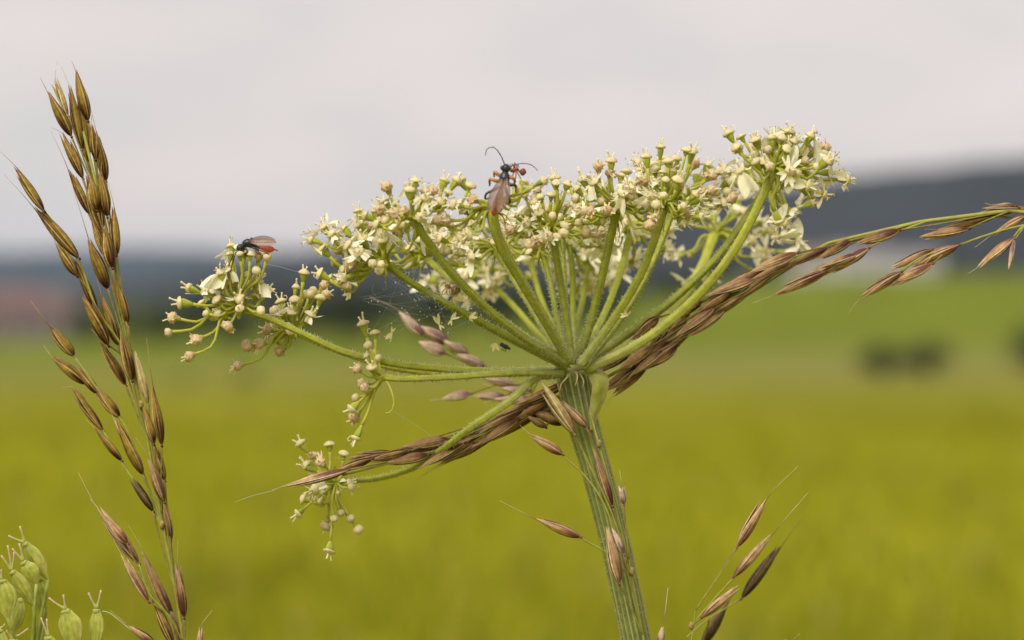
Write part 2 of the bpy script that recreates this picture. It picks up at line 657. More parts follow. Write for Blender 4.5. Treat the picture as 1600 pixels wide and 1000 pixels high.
# --- haze
b = MB()
b.box(V((0, 0, 48)), V((8600, 0, 0)), V((0, 8600, 0)), V((0, 0, 57)), (1, 1, 1))
hm = bpy.data.materials.new('haze_air')
hm.use_nodes = True
hn = hm.node_tree
hn.nodes.clear()
ho = hn.nodes.new('ShaderNodeOutputMaterial')
hv = hn.nodes.new('ShaderNodeVolumePrincipled')
hv.inputs['Color'].default_value = (0.60, 0.76, 1.0, 1)
hv.inputs['Density'].default_value = 5.0e-5
hv.inputs['Anisotropy'].default_value = 0.2
hn.links.new(hv.outputs[0], ho.inputs['Volume'])
hz = b.build('haze', hm, origin=V((0, 0, 0)), smooth=False)
tag(hz, 'thin pale haze over the valley', 'haze', kind='stuff')

# ------------------------------------------------------------------ hogweed flowers
GREEN = (0.29, 0.32, 0.024)
GREEN2 = (0.58, 0.58, 0.095)
OVARY = (0.36, 0.40, 0.055)
CREAM = (0.82, 0.74, 0.40)
WHITE = (0.92, 0.88, 0.68)
BUDC = (0.82, 0.73, 0.42)
TAN = (0.80, 0.58, 0.33)


def petal(b, base, out, nrm, L, W, col, curl):
    side = out.cross(nrm).normalized()
    rows = []
    jitter = R.uniform(-0.12, 0.12)
    for i in range(6):
        u = i / 5
        row = []
        for k in range(7):
            v = -1 + k / 3
            ln = L * (1 - 0.46 * max(0, 1 - abs(v + jitter) * 1.7))
            w = W * (0.16 + 0.84 * math.sin(min(1.0, u * 0.95 + 0.05) * math.pi * 0.58))
            zz = curl * L * u * u + 0.13 * W * v * v - 0.05 * L * math.cos(v * 5) * u
            row.append((base + out * (u * ln) + side * (v * w * 0.5) + nrm * zz,
                        mix(col, CREAM, 0.35 * (1 - u))))
        rows.append(row)
    b.grid(rows)


def flower_head(b, p, a, kind, outward, k=1.0, pk=1.0):
    """ovary base at p, axis a; px-sized pieces"""
    s, t = perp(a)
    roll = R.uniform(0, TAU)
    s, t = s * math.cos(roll) + t * math.sin(roll), t * math.cos(roll) - s * math.sin(roll)
    u = PX * k
    if kind == 'b':
        r = u * R.uniform(6.4, 8.8)
        ph = R.uniform(0, 6)
        t = t * R.uniform(0.8, 1)
        bc = mix(mix(BUDC, (0.85, 0.70, 0.45), R.random() * 0.6), CREAM, R.random() * 0.6)
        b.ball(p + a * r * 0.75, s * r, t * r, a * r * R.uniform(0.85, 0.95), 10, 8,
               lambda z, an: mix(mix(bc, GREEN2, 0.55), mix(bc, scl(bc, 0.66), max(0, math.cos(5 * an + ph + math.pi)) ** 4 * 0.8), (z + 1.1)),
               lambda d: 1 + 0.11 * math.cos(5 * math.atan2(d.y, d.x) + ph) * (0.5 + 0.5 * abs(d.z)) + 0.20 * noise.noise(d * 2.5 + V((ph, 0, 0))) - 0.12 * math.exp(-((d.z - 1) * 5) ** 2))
        return
    if kind == 'w':
        ph = R.uniform(0, 50)
        r = u * R.uniform(7, 9.5)
        c1 = mix(TAN, CREAM, R.uniform(0.0, 0.5))
        b.ball(p + a * r * 0.3, s * r * 0.55, t * r * 0.55, a * r * 0.7, 8, 6, mix(OVARY, TAN, 0.3))
        b.ball(p + a * r * 1.1, s * r * 1.05, t * r * 0.9, a * r * 0.85, 16, 12,
               lambda z, an: mix(c1, scl(c1, 0.8), 0.5 + 0.7 * math.sin(an * 5 + z * 7 + ph)),
               lambda d: 1 + 0.42 * noise.noise(d * 2.6 + V((ph, 0, 0))) + 0.25 * noise.noise(d * 6 + V((0, ph, 0))))
        for i in range(R.randint(1, 3)):
            o = (s * R.uniform(-1, 1) + t * R.uniform(-1, 1) + a * 0.2).normalized()
            petal(b, p + a * r, o, a, u * R.uniform(12, 17), u * 9, c1, R.uniform(-0.8, 0.5))
        if R.random() < 0.5:
            styles(b, p + a * r * 1.6, a, s, u * 0.9)
        return
    # ovary
    L = u * R.uniform(13, 19)
    w = u * R.uniform(6.0, 7.8) * (0.8 if kind == 's' else 1)
    if kind == 's':
        L *= 0.6
    rf = lambda q: w * (0.34 + 0.66 * math.sin(min(1, q * 1.05) * math.pi * 0.5) ** 1.1) * (1 - 0.12 * sstep(0.85, 1, q))
    tone = scl(OVARY, R.uniform(0.85, 1.25))
    b.tube([p + a * (L * i / 6) for i in range(7)], rf, 10,
           lambda q, an: mix(mix(GREEN2, tone, q * 2.5), scl(tone, 1.25), 0.5 + 0.5 * math.cos(6 * an)), ribs=(6, 0.05), flat=0.72, fdir=s)
    top = p + a * L
    # petals
    if kind == 'o':
        a0 = R.uniform(0, TAU)
        cw = mix(WHITE, CREAM, R.uniform(0, 0.35))
        for i in range(5):
            if R.random() < 0.22:
                continue            # some petals are already shed
            an = a0 + TAU * i / 5 + R.uniform(-.35, .35)
            o = (s * math.cos(an) + t * math.sin(an))
            m = pk * (0.62 + 1.15 * max(0, o.dot(outward)) ** 1.3) * R.uniform(0.8, 1.15)
            oo = (o + a * R.uniform(-0.9, 0.6)).normalized()
            nn = (a - oo * a.dot(oo)).normalized()
            petal(b, top - a * u * 1.5 + o * u * 4, oo, nn, u * R.uniform(17, 23) * m, u * R.uniform(10, 17.5) * m, cw, R.uniform(-0.9, 0.6))
        for i in range(R.randint(2, 5)):
            an = R.uniform(0, TAU)
            o = (s * math.cos(an) + t * math.sin(an))
            e_ = top + o * u * R.uniform(8, 14) + a * u * R.uniform(8, 17)
            b.tube(spline([top, top + o * u * 5 + a * u * 8, e_], 6), u * 0.6, 4, WHITE)
            b.ball(e_, s * u * 1.6, t * u * 1.2, a * u * 1.2, 6, 4, (0.55, 0.42, 0.18))
    # disc of two cushions
    dw = u * R.uniform(8.0, 10.2) * (0.95 if kind == 's' else 1)
    dc = mix(CREAM, (0.84, 0.68, 0.42), R.uniform(0, 0.6))
    ph = R.uniform(0, 40)
    hp = [(-1.2, 0.55), (-0.4, 0.9), (1.0, 1.0), (2.6, 0.98), (4.2, 0.84), (5.6, 0.62), (6.8, 0.42), (7.6, 0.2)]
    lean = (s * R.uniform(-1, 1) + t * R.uniform(-1, 1)) * u * 0.12
    hk = R.uniform(0.75, 1.1)
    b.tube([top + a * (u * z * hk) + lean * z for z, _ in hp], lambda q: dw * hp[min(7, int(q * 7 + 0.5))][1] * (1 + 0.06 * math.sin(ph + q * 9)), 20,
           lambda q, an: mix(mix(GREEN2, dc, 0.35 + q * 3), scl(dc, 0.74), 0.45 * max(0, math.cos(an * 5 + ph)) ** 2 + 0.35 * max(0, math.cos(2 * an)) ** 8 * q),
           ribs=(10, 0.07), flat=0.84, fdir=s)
    if kind != 's':
        styles(b, top + a * u * 5, a, s, u)
    if R.random() < 0.35:       # a dried filament still clinging on
        an = R.uniform(0, TAU)
        o = (s * math.cos(an) + t * math.sin(an))
        b.tube(spline([top + o * dw * 0.9, top + o * dw * 1.4 + a * u * 4, top + o * dw * 1.2 + a * u * 9, top + o * dw * 0.8 + a * u * 8], 7), u * 0.5, 4, WHITE)


def styles(b, p, a, s, u):
    sp = R.uniform(0.06, 0.42)
    for sg in (-1, 1):
        dr = (a + s * sg * sp + rdir() * 0.08).normalized()
        L = u * R.uniform(9, 15)
        q = p + s * sg * u * 2.2 - a * u * 2
        b.tube(spline([q, q + dr * L * 0.6, q + dr * L + s * sg * u * 0.8], 6),
               lambda t: u * (1.75 - 0.7 * t + 0.7 * sstep(0.85, 1, t)), 6, mix(CREAM, WHITE, 0.5))


def pedicel(b, p0, d0, p1, d1, r0, r1, col, sag=0):
    L = (p1 - p0).length
    pts = spline([p0, p0 + d0 * L * 0.3, p1 - d1 * L * 0.28, p1], 9)
    b.tube(pts, lambda t: r0 + (r1 - r0) * t + (r1 * 0.35) * sstep(0.85, 1, t), 7,
           lambda t, a: mix(col, GREEN2, 0.4 * t + 0.15 * math.cos(a * 3)), ribs=(4, 0.06))
    return pts


BASE_HOG = V((0.075, 0.70, 0.0))
BASE_HOG.z = ground_z(BASE_HOG.x, BASE_HOG.y)
hog = thing('hogweed_plant', BASE_HOG, 'tall flowering hogweed with wide cream umbel on a ribbed green stem', 'hogweed')
UPV = V((0, 0, 1))


def hairs(pts, rad, n, parent, lo=3.0, hi=6.2, t0=0.0, t1=0.93):
    b = MB()
    m = len(pts)
    for i in range(n):
        t = R.uniform(t0, t1) ** 1.15
        q = t * (m - 1)
        k = min(m - 2, int(q))
        p = pts[k].lerp(pts[k + 1], q - k)
        T = (pts[k + 1] - pts[k]).normalized()
        s, w = perp(T)
        a = R.uniform(0, TAU)
        n_ = s * math.cos(a) + w * math.sin(a)
        d = (n_ + T * R.uniform(-0.4, 0.5) + rdir() * 0.15).normalized()
        L = PX * R.uniform(lo, hi)
        base = p + n_ * rad(t) * 0.95
        e1, e2 = perp(d)
        r = PX * 0.62
        ids = [b.add(base + e1 * r, (0.6, 0.62, 0.36)), b.add(base - e1 * r * 0.5 + e2 * r * 0.87, (0.6, 0.62, 0.36)),
               b.add(base - e1 * r * 0.5 - e2 * r * 0.87, (0.6, 0.62, 0.36)), b.add(base + d * L, (0.78, 0.78, 0.55))]
        b.f += [(ids[0], ids[1], ids[3]), (ids[1], ids[2], ids[3]), (ids[2], ids[0], ids[3])]
    o = b.build('hair', M_HAIR, parent)
    tag(o, kind='stuff')


def ray(path, r0, r1, explicit, n, lens, spread, weights, axis=None, rear=False, nbract=4, hair=True, size=1.0):
    """one ray of the umbel with its umbellet; path (px, py, dd)"""
    pts = spline([P(*q) for q in path], 40)
    b = MB()
    tone = mix(GREEN, GREEN2, R.uniform(0, 0.7))
    rad = lambda t: 0.9 * PX * (r0 + (r1 - r0) * t + 1.5 * sstep(0.93, 1.0, t) + 1.2 * (1 - sstep(0, 0.08, t)))
    b.tube(pts, rad, 20, lambda t, a: mix(scl(tone, 1.0 - 0.18 * (0.5 + 0.5 * math.cos(5 * a))), (0.42, 0.44, 0.17), 0.55 * (1 - sstep(0.0, 0.5, t))), ribs=(5, 0.09))
    ray_o = b.build('umbel_ray', M_STALK, hog)
    if hair:
        hairs(pts, rad, 60 if rear else 420, ray_o)
    hub = pts[-1]
    tan = (pts[-1] - pts[-4]).normalized()
    ax = V(axis).normalized() if axis else (tan * 0.55 + UPV * 0.75 + V((R.uniform(-.15, .15), R.uniform(-.35, .1), 0))).normalized()
    hubdd = (hub - C0).dot(FWD) - D0
    items = []
    for e_ in explicit:
        px, py, kd = e_[:3]
        dd = hubdd * 1e3 + (e_[3] if len(e_) > 3 else R.uniform(-3.5, 2))
        items.append((P(px, py, dd), kd))
    ang0 = R.uniform(0, TAU)
    s, t = perp(ax)
    for i in range(n):
        f = (i + 0.5) / n
        th = math.radians(spread) * math.sqrt(f) * R.uniform(0.9, 1.08)
        an = ang0 + i * 2.39996 + R.uniform(-.25, .25)
        d = ax * math.cos(th) + (s * math.cos(an) + t * math.sin(an)) * math.sin(th)
        L = PX * R.uniform(*lens) * (1.0 if rear else R.uniform(0.85, 1.05))
        ks, ws = zip(*weights.items())
        pt = hub + d * L
        kd = R.choices(ks, ws)[0]
        dep = (pt - C0).dot(FWD)
        qx, qy = 800 + (pt - C0).dot(RT) / dep * F, 500 - (pt - C0).dot(UP) / dep * F
        if dep < D0 - 0.016 and 745 < qx < 835 and 235 < qy < 355:
            continue                # the climbing wasp has this spot
        if 365 < qx < 440 and 360 < qy < 398:
            continue
        items.append((pt, kd))
    for p1, kd in items:
        to = p1 - hub
        L = to.length
        td = to.normalized()
        end = (td * 0.75 + UPV * (0.55 if kd in 'fs' else 0.15) + rdir() * 0.18).normalized()
        if kd == 'F':            # a fruit head whose styles point on along its stalk
            end, kd = td, 'f'
        start = (td * 0.8 + ax * 0.45).normalized()
        hs = {'b': 5, 'w': 8, 'o': 16, 'f': 16, 's': 10}[kd] * PX
        hb = MB()
        q = p1 - end * hs * 0.8
        pedicel(hb, hub - tan * PX * 2, start, q, end, PX * R.uniform(2.1, 2.9), PX * R.uniform(1.7, 2.3),
                mix(GREEN, GREEN2, R.uniform(0.5, 1)))
        outw = (V((to.x, to.y, to.z * 0.3))).normalized()
        flower_head(hb, q, end, kd, outw, R.uniform(0.9, 1.1), 1.7 if rear else size)
        nm = {'b': 'bud', 'w': 'withered_flower', 'o': 'flower', 'f': 'young_fruit', 's': 'young_fruit'}[kd]
        hb.build(nm, M_FLOWER, ray_o)
    for i in range(nbract):
        a = R.uniform(0, TAU)
        d = (s * math.cos(a) + t * math.sin(a)) * 0.8 - ax * R.uniform(0.3, 1.0)
        L = PX * R.uniform(26, 55)
        bb = MB()
        p2 = hub + d.normalized() * L * 0.55
        p3 = hub + d.normalized() * L * 0.8 - UPV * L * R.uniform(0.2, 0.5)
        cc = mix(GREEN, (0.30, 0.27, 0.10), R.random())
        bb.tube(spline([hub - ax * PX * 3, p2, p3, p3 + rdir() * L * 0.15], 9), lambda t_: PX * 1.5 * (1 - 0.8 * t_), 5, cc)
        bb.build('bracteole', M_STALK, ray_o)
    return ray_o, pts


# --- stem
HUB = P(893, 582)
stem_ctrl = [BASE_HOG - V((0, 0, 0.03)), BASE_HOG + V((-0.004, -0.003, 0.35)), BASE_HOG + V((-0.018, -0.01, 0.7)),
             P(1040, 1180, 4), P(994, 1000, 1), P(962, 850), P(928, 720), P(905, 640), P(895, 600), P(893, 580)]
stem_pts = spline(stem_ctrl, 150)


def stem_r(t):
    r = 45 - 20.5 * sstep(0, 0.93, t)
    r += -2.0 * sstep(0.93, 0.97, t) + 3.0 * sstep(0.985, 1.0, t)
    return PX * r


SB = MB()


def stem_col(t, a):
    rib = max(0, math.cos(17 * a + 1.3 * noise.noise(V((t * 60, 0, a))))) ** 1.5 * (0.55 + 0.45 * noise.noise(V((t * 90, math.cos(a) * 3, math.sin(a) * 3))) + 0.25)
    c = mix((0.17, 0.195, 0.040), (0.43, 0.44, 0.17), rib)
    return mix(c, (0.22, 0.17, 0.08), 0.4 * max(0, math.sin(a * 3 + t * 60)) * (1 - rib))


SB.tube(stem_pts, stem_r, 136, stem_col, ribs=(17, 0.05))
SB.ball(P(893, 576), RT * PX * 25, V((0, 1, 0)) * PX * 23, UP * PX * 13, 26, 12,
        lambda z, a: mix((0.34, 0.37, 0.13), (0.45, 0.38, 0.18), 0.5 + 0.5 * math.sin(a * 7 + z * 5)),
        lambda d: 1 + 0.14 * noise.noise(d * 4) + 0.07 * noise.noise(d * 11))
stem_o = SB.build('stem', M_STALK, hog, origin=BASE_HOG)
hairs(stem_pts, stem_r, 2600, stem_o, 2.6, 5.0, 0.88, 1.0)

# --- leafy bract at the hub
b = MB()
bp = spline([P(900, 583, -3), P(925, 580, -4), P(938, 594, -4.5), P(936, 618, -4), P(928, 648, -3), P(925, 672, -2.6)], 16)
rows = []
for i, p in enumerate(bp):
    u = i / 15
    w = PX * (4 + 12 * math.sin(math.pi * min(1, u * 1.02) ** 0.9)) * (1 - 0.2 * u)
    row = []
    for k in range(6):
        v = -1 + k * 0.4
        side = (RT * 0.9 + UP * 0.5 * (1 - u) + FWD * 0.3).normalized()
        row.append((p + side * v * w + FWD * PX * (8 * v * v + 2 * math.sin(u * 14 + v * 3)),
                    mix((0.34, 0.36, 0.06), (0.55, 0.52, 0.2), abs(v) * 0.8 + 0.2 * math.sin(u * 9))))
    rows.append(row)
b.grid(rows)
b.build('bract', M_STALK, hog)
for e_ in [[(886, 580, -4), (870, 572, -8), (858, 566, -9), (848, 552, -9)], [(905, 582, -5), (912, 600, -6), (909, 606, -6)],
           [(890, 574, -5), (880, 562, -7), (872, 558, -7)], [(897, 568, -2), (900, 548, -3), (905, 530, -3)], [(880, 577, -5), (868, 582, -7), (862, 592, -7), (866, 600, -7)],
           [(888, 580, -6), (884, 592, -8), (878, 598, -8), (874, 612, -8)], [(905, 578, -5), (918, 572, -7), (926, 560, -7)], [(899, 580, -6), (902, 592, -8), (898, 604, -8)]]:
    b = MB()
    b.tube(spline([P(*q) for q in e_], 10), lambda t: PX * 2.6 * (1 - 0.85 * t), 6, lambda t, a: mix((0.40, 0.40, 0.14), (0.55, 0.40, 0.2), t), flat=0.4)
    b.build('bract', M_STALK, hog)

W_MIX = {'f': 4, 'b': 1.6, 'o': 3.5, 'w': 2.5, 's': 1.6}
W_WHITE = {'f': 3.6, 'b': 1.3, 'o': 5, 'w': 2.4, 's': 1.4}
W_OLD = {'f': 5, 'b': 4, 'o': 0.6, 'w': 4, 's': 2}
W_OPEN = {'o': 9, 'b': 1, 'f': 1}

# A, far left
ray([(880, 577, -3), (780, 580, -6), (690, 576, -7), (610, 567, -8), (530, 547, -8), (460, 515, -8), (405, 492, -8), (378, 484, -8)],
    6.8, 5.0, [(301, 452, 'F'), (289, 474, 'F'), (273, 497, 'w'), (264, 519, 'b'), (310, 530, 'w'), (322, 490, 'b'), (335, 494, 'b'),
    (350, 486, 'b'), (357, 508, 'w'), (298, 556, 'w'), (346, 432, 'o'), (357, 424, 'o'), (326, 458, 'o'), (374, 470, 'b'), (388, 446, 'b'),
    (386, 430, 'b'), (375, 400, 's', -4), (391, 400, 's', -4), (383, 396, 's', -2), (404, 402, 'w', -3), (417, 403, 'b', -4), (400, 424, 'b'), (411, 462, 'f'), (362, 388, 'o', 3), (406, 486, 'b'), (360, 400, 's'),
    (340, 470, 's'), (316, 476, 's'), (338, 446, 'o'), (352, 444, 'w')], 9, (24, 48), 85, W_MIX, axis=(-0.6, -0.2, 0.75), nbract=3, size=1.3)
# B
ray([(880, 581, 1), (780, 583, 1), (690, 583, 0), (620, 575, 0), (540, 552, 0), (490, 532, 0), (463, 519, 0)],
    6.6, 5.2, [(475, 428, 'f'), (462, 452, 'f'), (460, 470, 's'), (463, 480, 'b'), (440, 476, 'f'), (430, 487, 'b'), (444, 494, 'o'),
    (505, 448, 'w'), (508, 462, 'w'), (489, 456, 'b'), (484, 461, 'b'), (420, 516, 'w'), (424, 526, 'b'), (389, 540, 'w'), (408, 537, 'w'),
    (437, 549, 'w'), (374, 571, 'w'), (398, 541, 'F'), (476, 462, 'b'), (452, 487, 's'), (499, 470, 's'), (432, 505, 'b')], 8, (24, 48), 85, W_MIX,
    axis=(-0.35, -0.2, 0.85), nbract=3)
# C, hanging
ray([(880, 582, -6), (800, 582, -9), (720, 588, -10), (660, 591, -10), (612, 591, -10), (600, 589, -10)],
    5.8, 5.0, [(570, 515, 'f'), (586, 522, 's'), (576, 541, 'b'), (586, 553, 'b'), (591, 561, 'b'), (582, 577, 'f'), (559, 577, 'w'),
    (569, 600, 'w'), (571, 606, 'w'), (557, 621, 'b'), (552, 637, 'F'), (556, 650, 'w'), (560, 676, 'F'), (575, 560, 's')], 0, (40, 60), 60, W_OLD,
    axis=(-0.6, -0.1, -0.3), nbract=1)
b = MB()
b.tube(spline([P(602, 592, -10), P(612, 612, -11), P(615, 632, -11), P(609, 644, -11), P(602, 645, -11)], 12), lambda t: PX * 1.7 * (1 - 0.7 * t), 6, GREEN2)
b.build('bracteole', M_STALK, hog)
# D, lowest left; its ray runs in front of the draped grass, then behind it
ray([(872, 584, -4), (838, 590, -6), (800, 624, -8), (740, 665, -7), (690, 703, -1), (640, 733, 5), (590, 747, 6), (545, 751, 5), (524, 752, 4)],
    6.8, 5.0, [(474, 698, 'F'), (490, 713, 'w'), (515, 698, 's'), (484, 730, 'o'), (503, 724, 'w'), (537, 712, 's'), (540, 734, 'b'),
    (511, 758, 'o'), (497, 763, 'o'), (542, 755, 'o'), (548, 762, 'b'), (478, 780, 's'), (467, 802, 'F'), (522, 810, 'b'), (532, 800, 'b'),
    (511, 818, 'w'), (547, 809, 'b'), (559, 826, 'b'), (515, 858, 'F'), (527, 770, 'b'), (505, 785, 's')], 0, (40, 60), 60, W_OLD,
    axis=(-0.4, -0.2, -0.5), nbract=1)
# E
ray([(884, 572, -6), (830, 545, -10), (740, 497, -14), (660, 452, -16), (618, 424, -17), (604, 412, -17)],
    7.2, 5.6, [(492, 377, 'o'), (508, 358, 'o'), (506, 392, 'f'), (528, 392, 'b'), (524, 411, 's'), (550, 412, 'w'), (548, 432, 'o'),
    (583, 412, 'b', -8), (596, 413, 'b', -9), (504, 430, 'f'), (517, 437, 'f'), (530, 440, 'w'), (545, 446, 'w'), (562, 352, 'o'), (540, 362, 'o'),
    (598, 368, 'o'), (570, 378, 'o'), (545, 385, 'o'), (585, 358, 'w'), (620, 365, 'w'), (522, 370, 'o'), (602, 352, 's'), (560, 332, 'f'),
    (588, 335, 'f')], 12, (50, 85), 78, W_WHITE, axis=(-0.45, -0.25, 0.8), nbract=6, size=1.45)
# G, behind E and F
ray([(872, 562, 10), (790, 505, 16), (725, 455, 20), (690, 425, 22), (666, 404, 24)], 6.5, 5.4, [], 22, (50, 90), 95, W_WHITE, nbract=6, size=1.25)
# F
ray([(886, 566, -8), (820, 528, -14), (745, 467, -20), (690, 407, -24), (658, 362, -26), (645, 344, -26)],
    7.6, 6.4, [(640, 300, 'f'), (573, 338, 'f'), (603, 345, 'b'), (612, 338, 'b'), (693, 287, 'f'), (710, 287, 'f'), (735, 291, 's'),
    (664, 302, 'o'), (676, 300, 'w'), (700, 302, 's'), (682, 345, 'w'), (590, 352, 's'), (632, 330, 'w'), (655, 318, 's'), (620, 322, 'f'), (598, 330, 'w')],
    9, (45, 75), 80, W_WHITE, axis=(-0.15, -0.4, 0.9), nbract=4)
# H, under the climbing wasp
ray([(888, 564, -8), (858, 512, -14), (815, 440, -20), (785, 388, -24), (770, 345, -26), (768, 328, -26)],
    8.0, 9.0, [(750, 345, 'b', 3), (815, 300, 's', 5), (818, 288, 's', 5), (740, 312, 'w'), (726, 330, 's'), (690, 350, 's'), (706, 356, 'b'), (722, 372, 'o'), (735, 365, 'o'),
    (845, 285, 'F'), (822, 296, 's'), (700, 345, 'w'), (805, 300, 'f', 6)],
    9, (50, 80), 85, W_WHITE, axis=(0.0, -0.2, 0.9), nbract=4)
# I, behind H
ray([(882, 560, 4), (852, 515, 8), (815, 455, 12), (790, 415, 15), (774, 392, 16)], 6.5, 5.4, [(700, 392, 'b'), (713, 400, 'b'), (690, 375, 'o'), (727, 385, 'o')],
    18, (48, 85), 95, W_WHITE, nbract=7, size=1.3)
# J, a small dead umbellet
ray([(885, 560, 0), (870, 495, 2), (857, 430, 4), (847, 393, 4)], 5.2, 4.6, [(835, 388, 'w'), (850, 380, 'w'), (842, 378, 'w'), (828, 395, 's')], 3, (20, 32), 70, {'w': 1}, nbract=4)
# K
ray([(893, 568, -6), (885, 500, -8), (873, 425, -10), (862, 360, -12)], 6.8, 6.2, [(827, 365, 'b'), (855, 369, 'b', -7), (870, 370, 'b', -7), (880, 364, 'b', -5), (825, 332, 'b'),
    (863, 338, 'b', -6), (867, 284, 'f'), (845, 310, 's'), (861, 308, 's'), (886, 290, 's'), (872, 316, 's'), (910, 332, 'b'), (796, 345, 'o'), (800, 360, 'w'), (835, 320, 'o')],
    17, (50, 84), 95, W_WHITE, axis=(0, -0.3, 0.95), nbract=5)
# L, L2 behind
ray([(893, 562, 6), (885, 500, 11), (880, 430, 16), (877, 372, 20)], 6.4, 5.6, [], 18, (50, 80), 90, W_WHITE, nbract=4)
ray([(898, 560, 12), (895, 490, 20), (894, 420, 27), (888, 378, 32)], 5.6, 5.2, [], 16, (50, 80), 100, W_OPEN, nbract=4, rear=True)
# M
ray([(903, 566, -4), (922, 505, -7), (943, 420, -10), (962, 332, -13)], 7.2, 6.6, [(912, 283, 'f'), (887, 286, 's'), (955, 256, 'f'), (970, 278, 's'), (930, 290, 'o'),
    (990, 288, 'b'), (972, 306, 'o', -6), (985, 300, 'o', -7), (925, 330, 'w', -6), (948, 330, 'w', -6), (905, 348, 'b', -4), (940, 315, 'b'), (900, 310, 'b'), (935, 262, 'w'), (1000, 268, 'o')],
    17, (50, 82), 92, W_WHITE, axis=(0.1, -0.3, 0.95), nbract=7)
# N pair
ray([(905, 572, -6), (958, 500, -8), (1003, 425, -11), (1030, 352, -13), (1038, 325, -13)], 7.2, 6.6, [(1010, 250, 'f'), (1032, 237, 'f'), (1044, 254, 's'), (1056, 250, 'f'), (1072, 236, 's'),
    (1023, 268, 's'), (1068, 322, 'b', -7), (1025, 320, 'b', -7), (1037, 306, 'b', -7), (1050, 270, 'o'), (1060, 290, 'w'), (1000, 300, 'o'), (985, 320, 's'), (1066, 345, 'o'), (1075, 335, 'w', -4),
    (1090, 340, 'o'), (1012, 290, 'o'), (1040, 284, 's')],
    15, (52, 86), 92, W_WHITE, axis=(0.2, -0.3, 0.95), nbract=5)
ray([(912, 570, 2), (968, 500, 5), (1012, 425, 8), (1045, 345, 11), (1056, 312, 13)], 6.6, 6.0, [(1105, 262, 'f'), (1095, 280, 's'), (1133, 288, 'f'), (1118, 300, 'b'), (1085, 258, 'w'), (1120, 270, 'o'), (1098, 300, 'w'), (1140, 310, 'w'), (1128, 318, 'o')],
    19, (52, 90), 90, W_WHITE, axis=(0.25, -0.1, 0.95), nbract=4)
ray([(903, 564, 10), (940, 500, 18), (968, 430, 27), (985, 365, 34)], 6, 6, [], 18, (55, 85), 110, W_OPEN, nbract=3, rear=True)
# O, far right
ray([(914, 577, -4), (985, 545, -7), (1070, 482, -10), (1140, 402, -14), (1185, 322, -16), (1209, 266, -17)],
    8.0, 7.2, [(1140, 212, 'f'), (1160, 217, 's'), (1152, 232, 's'), (1181, 222, 'f'), (1203, 260, 'b', -6), (1185, 243, 'b'), (1200, 236, 'b'), (1222, 218, 's'),
    (1245, 271, 'b', -4), (1275, 261, 'b'), (1287, 256, 'f'), (1296, 250, 'o'), (1318, 281, 'o'), (1248, 292, 'b'), (1262, 300, 'o'), (1285, 303, 'o'), (1256, 290, 'o'),
    (1240, 222, 'o'), (1258, 228, 'o'), (1272, 238, 'o'), (1225, 238, 'o'), (1248, 245, 'w'), (1288, 232, 'w'), (1210, 215, 'o'), (1232, 210, 'o'), (1265, 215, 'o'), (1240, 258, 's'),
    (1215, 342, 'o'), (1290, 270, 'o'), (1170, 255, 'b')],
    14, (36, 64), 82, W_WHITE, axis=(0.25, -0.3, 0.9), nbract=4, size=1.5)
# P, just behind O
ray([(912, 568, 4), (980, 522, 8), (1055, 465, 12), (1130, 390, 15), (1172, 330, 18), (1196, 295, 20)], 7.4, 6.2, [(1225, 345, 'o'), (1245, 372, 'o'), (1212, 368, 'o'), (1234, 330, 'o')],
    18, (50, 90), 95, W_WHITE, axis=(0.3, 0.1, 0.85), nbract=4, size=1.7)
# rear of the umbel, soft
ray([(915, 566, 20), (1010, 520, 38), (1070, 460, 50), (1100, 410, 56), (1116, 368, 60)], 8.5, 8.5, [(1060, 400, 'o'), (1075, 440, 'o'), (1105, 430, 'o'), (1170, 375, 'o'), (1190, 400, 'o'), (1225, 395, 'o'), (1150, 335, 'o'), (1200, 360, 'o'), (1180, 425, 'o')],
    10, (60, 100), 100, W_OPEN, nbract=0, rear=True, hair=False)
ray([(890, 562, 18), (840, 520, 40), (795, 470, 55), (755, 430, 62)], 5.6, 5.6, [(690, 430, 'o'), (715, 445, 'o'), (735, 465, 'o'), (770, 455, 'o'), (790, 425, 'o')], 14, (55, 95), 110, W_OPEN, nbract=0, rear=True, hair=False)
ray([(892, 560, 18), (900, 510, 40), (912, 460, 55), (920, 415, 62)], 5.6, 5.6, [(880, 430, 'o'), (900, 455, 'o'), (925, 450, 'o'), (945, 440, 'o'), (965, 420, 'o')], 14, (55, 95), 105, W_OPEN, nbract=0, rear=True, hair=False)
ray([(890, 561, 15), (865, 510, 35), (840, 450, 48), (828, 405, 52)], 5.6, 5.6, [], 16, (55, 95), 110, W_OPEN, nbract=0, rear=True, hair=False)

# ------------------------------------------------------------------ oat-grass
OLIVE = dict(mid=(0.27, 0.175, 0.022), dark=(0.055, 0.015, 0.008), tip=(0.27, 0.12, 0.055), edge=(0.55, 0.38, 0.14))
MAUVE = dict(mid=(0.47, 0.29, 0.125), dark=(0.15, 0.050, 0.035), tip=(0.55, 0.39, 0.22), edge=(0.66, 0.50, 0.30))
BROWN = dict(mid=(0.36, 0.205, 0.075), dark=(0.080, 0.030, 0.014), tip=(0.42, 0.28, 0.14), edge=(0.52, 0.38, 0.20))
PURPLE = dict(mid=(0.52, 0.36, 0.24), dark=(0.22, 0.11, 0.11), tip=(0.66, 0.50, 0.36), edge=(0.70, 0.56, 0.40))
PALE = dict(mid=(0.52, 0.42, 0.15), dark=(0.30, 0.17, 0.08), tip=(0.62, 0.48, 0.26), edge=(0.70, 0.58, 0.32))
DARK = dict(mid=(0.10, 0.065, 0.022), dark=(0.04, 0.022, 0.012), tip=(0.18, 0.12, 0.06), edge=(0.30, 0.2, 0.1))


def wprof(t):
    return (max(t, 0) ** 0.75) * (max(1 - t, 0) ** 1.15) * 3.4


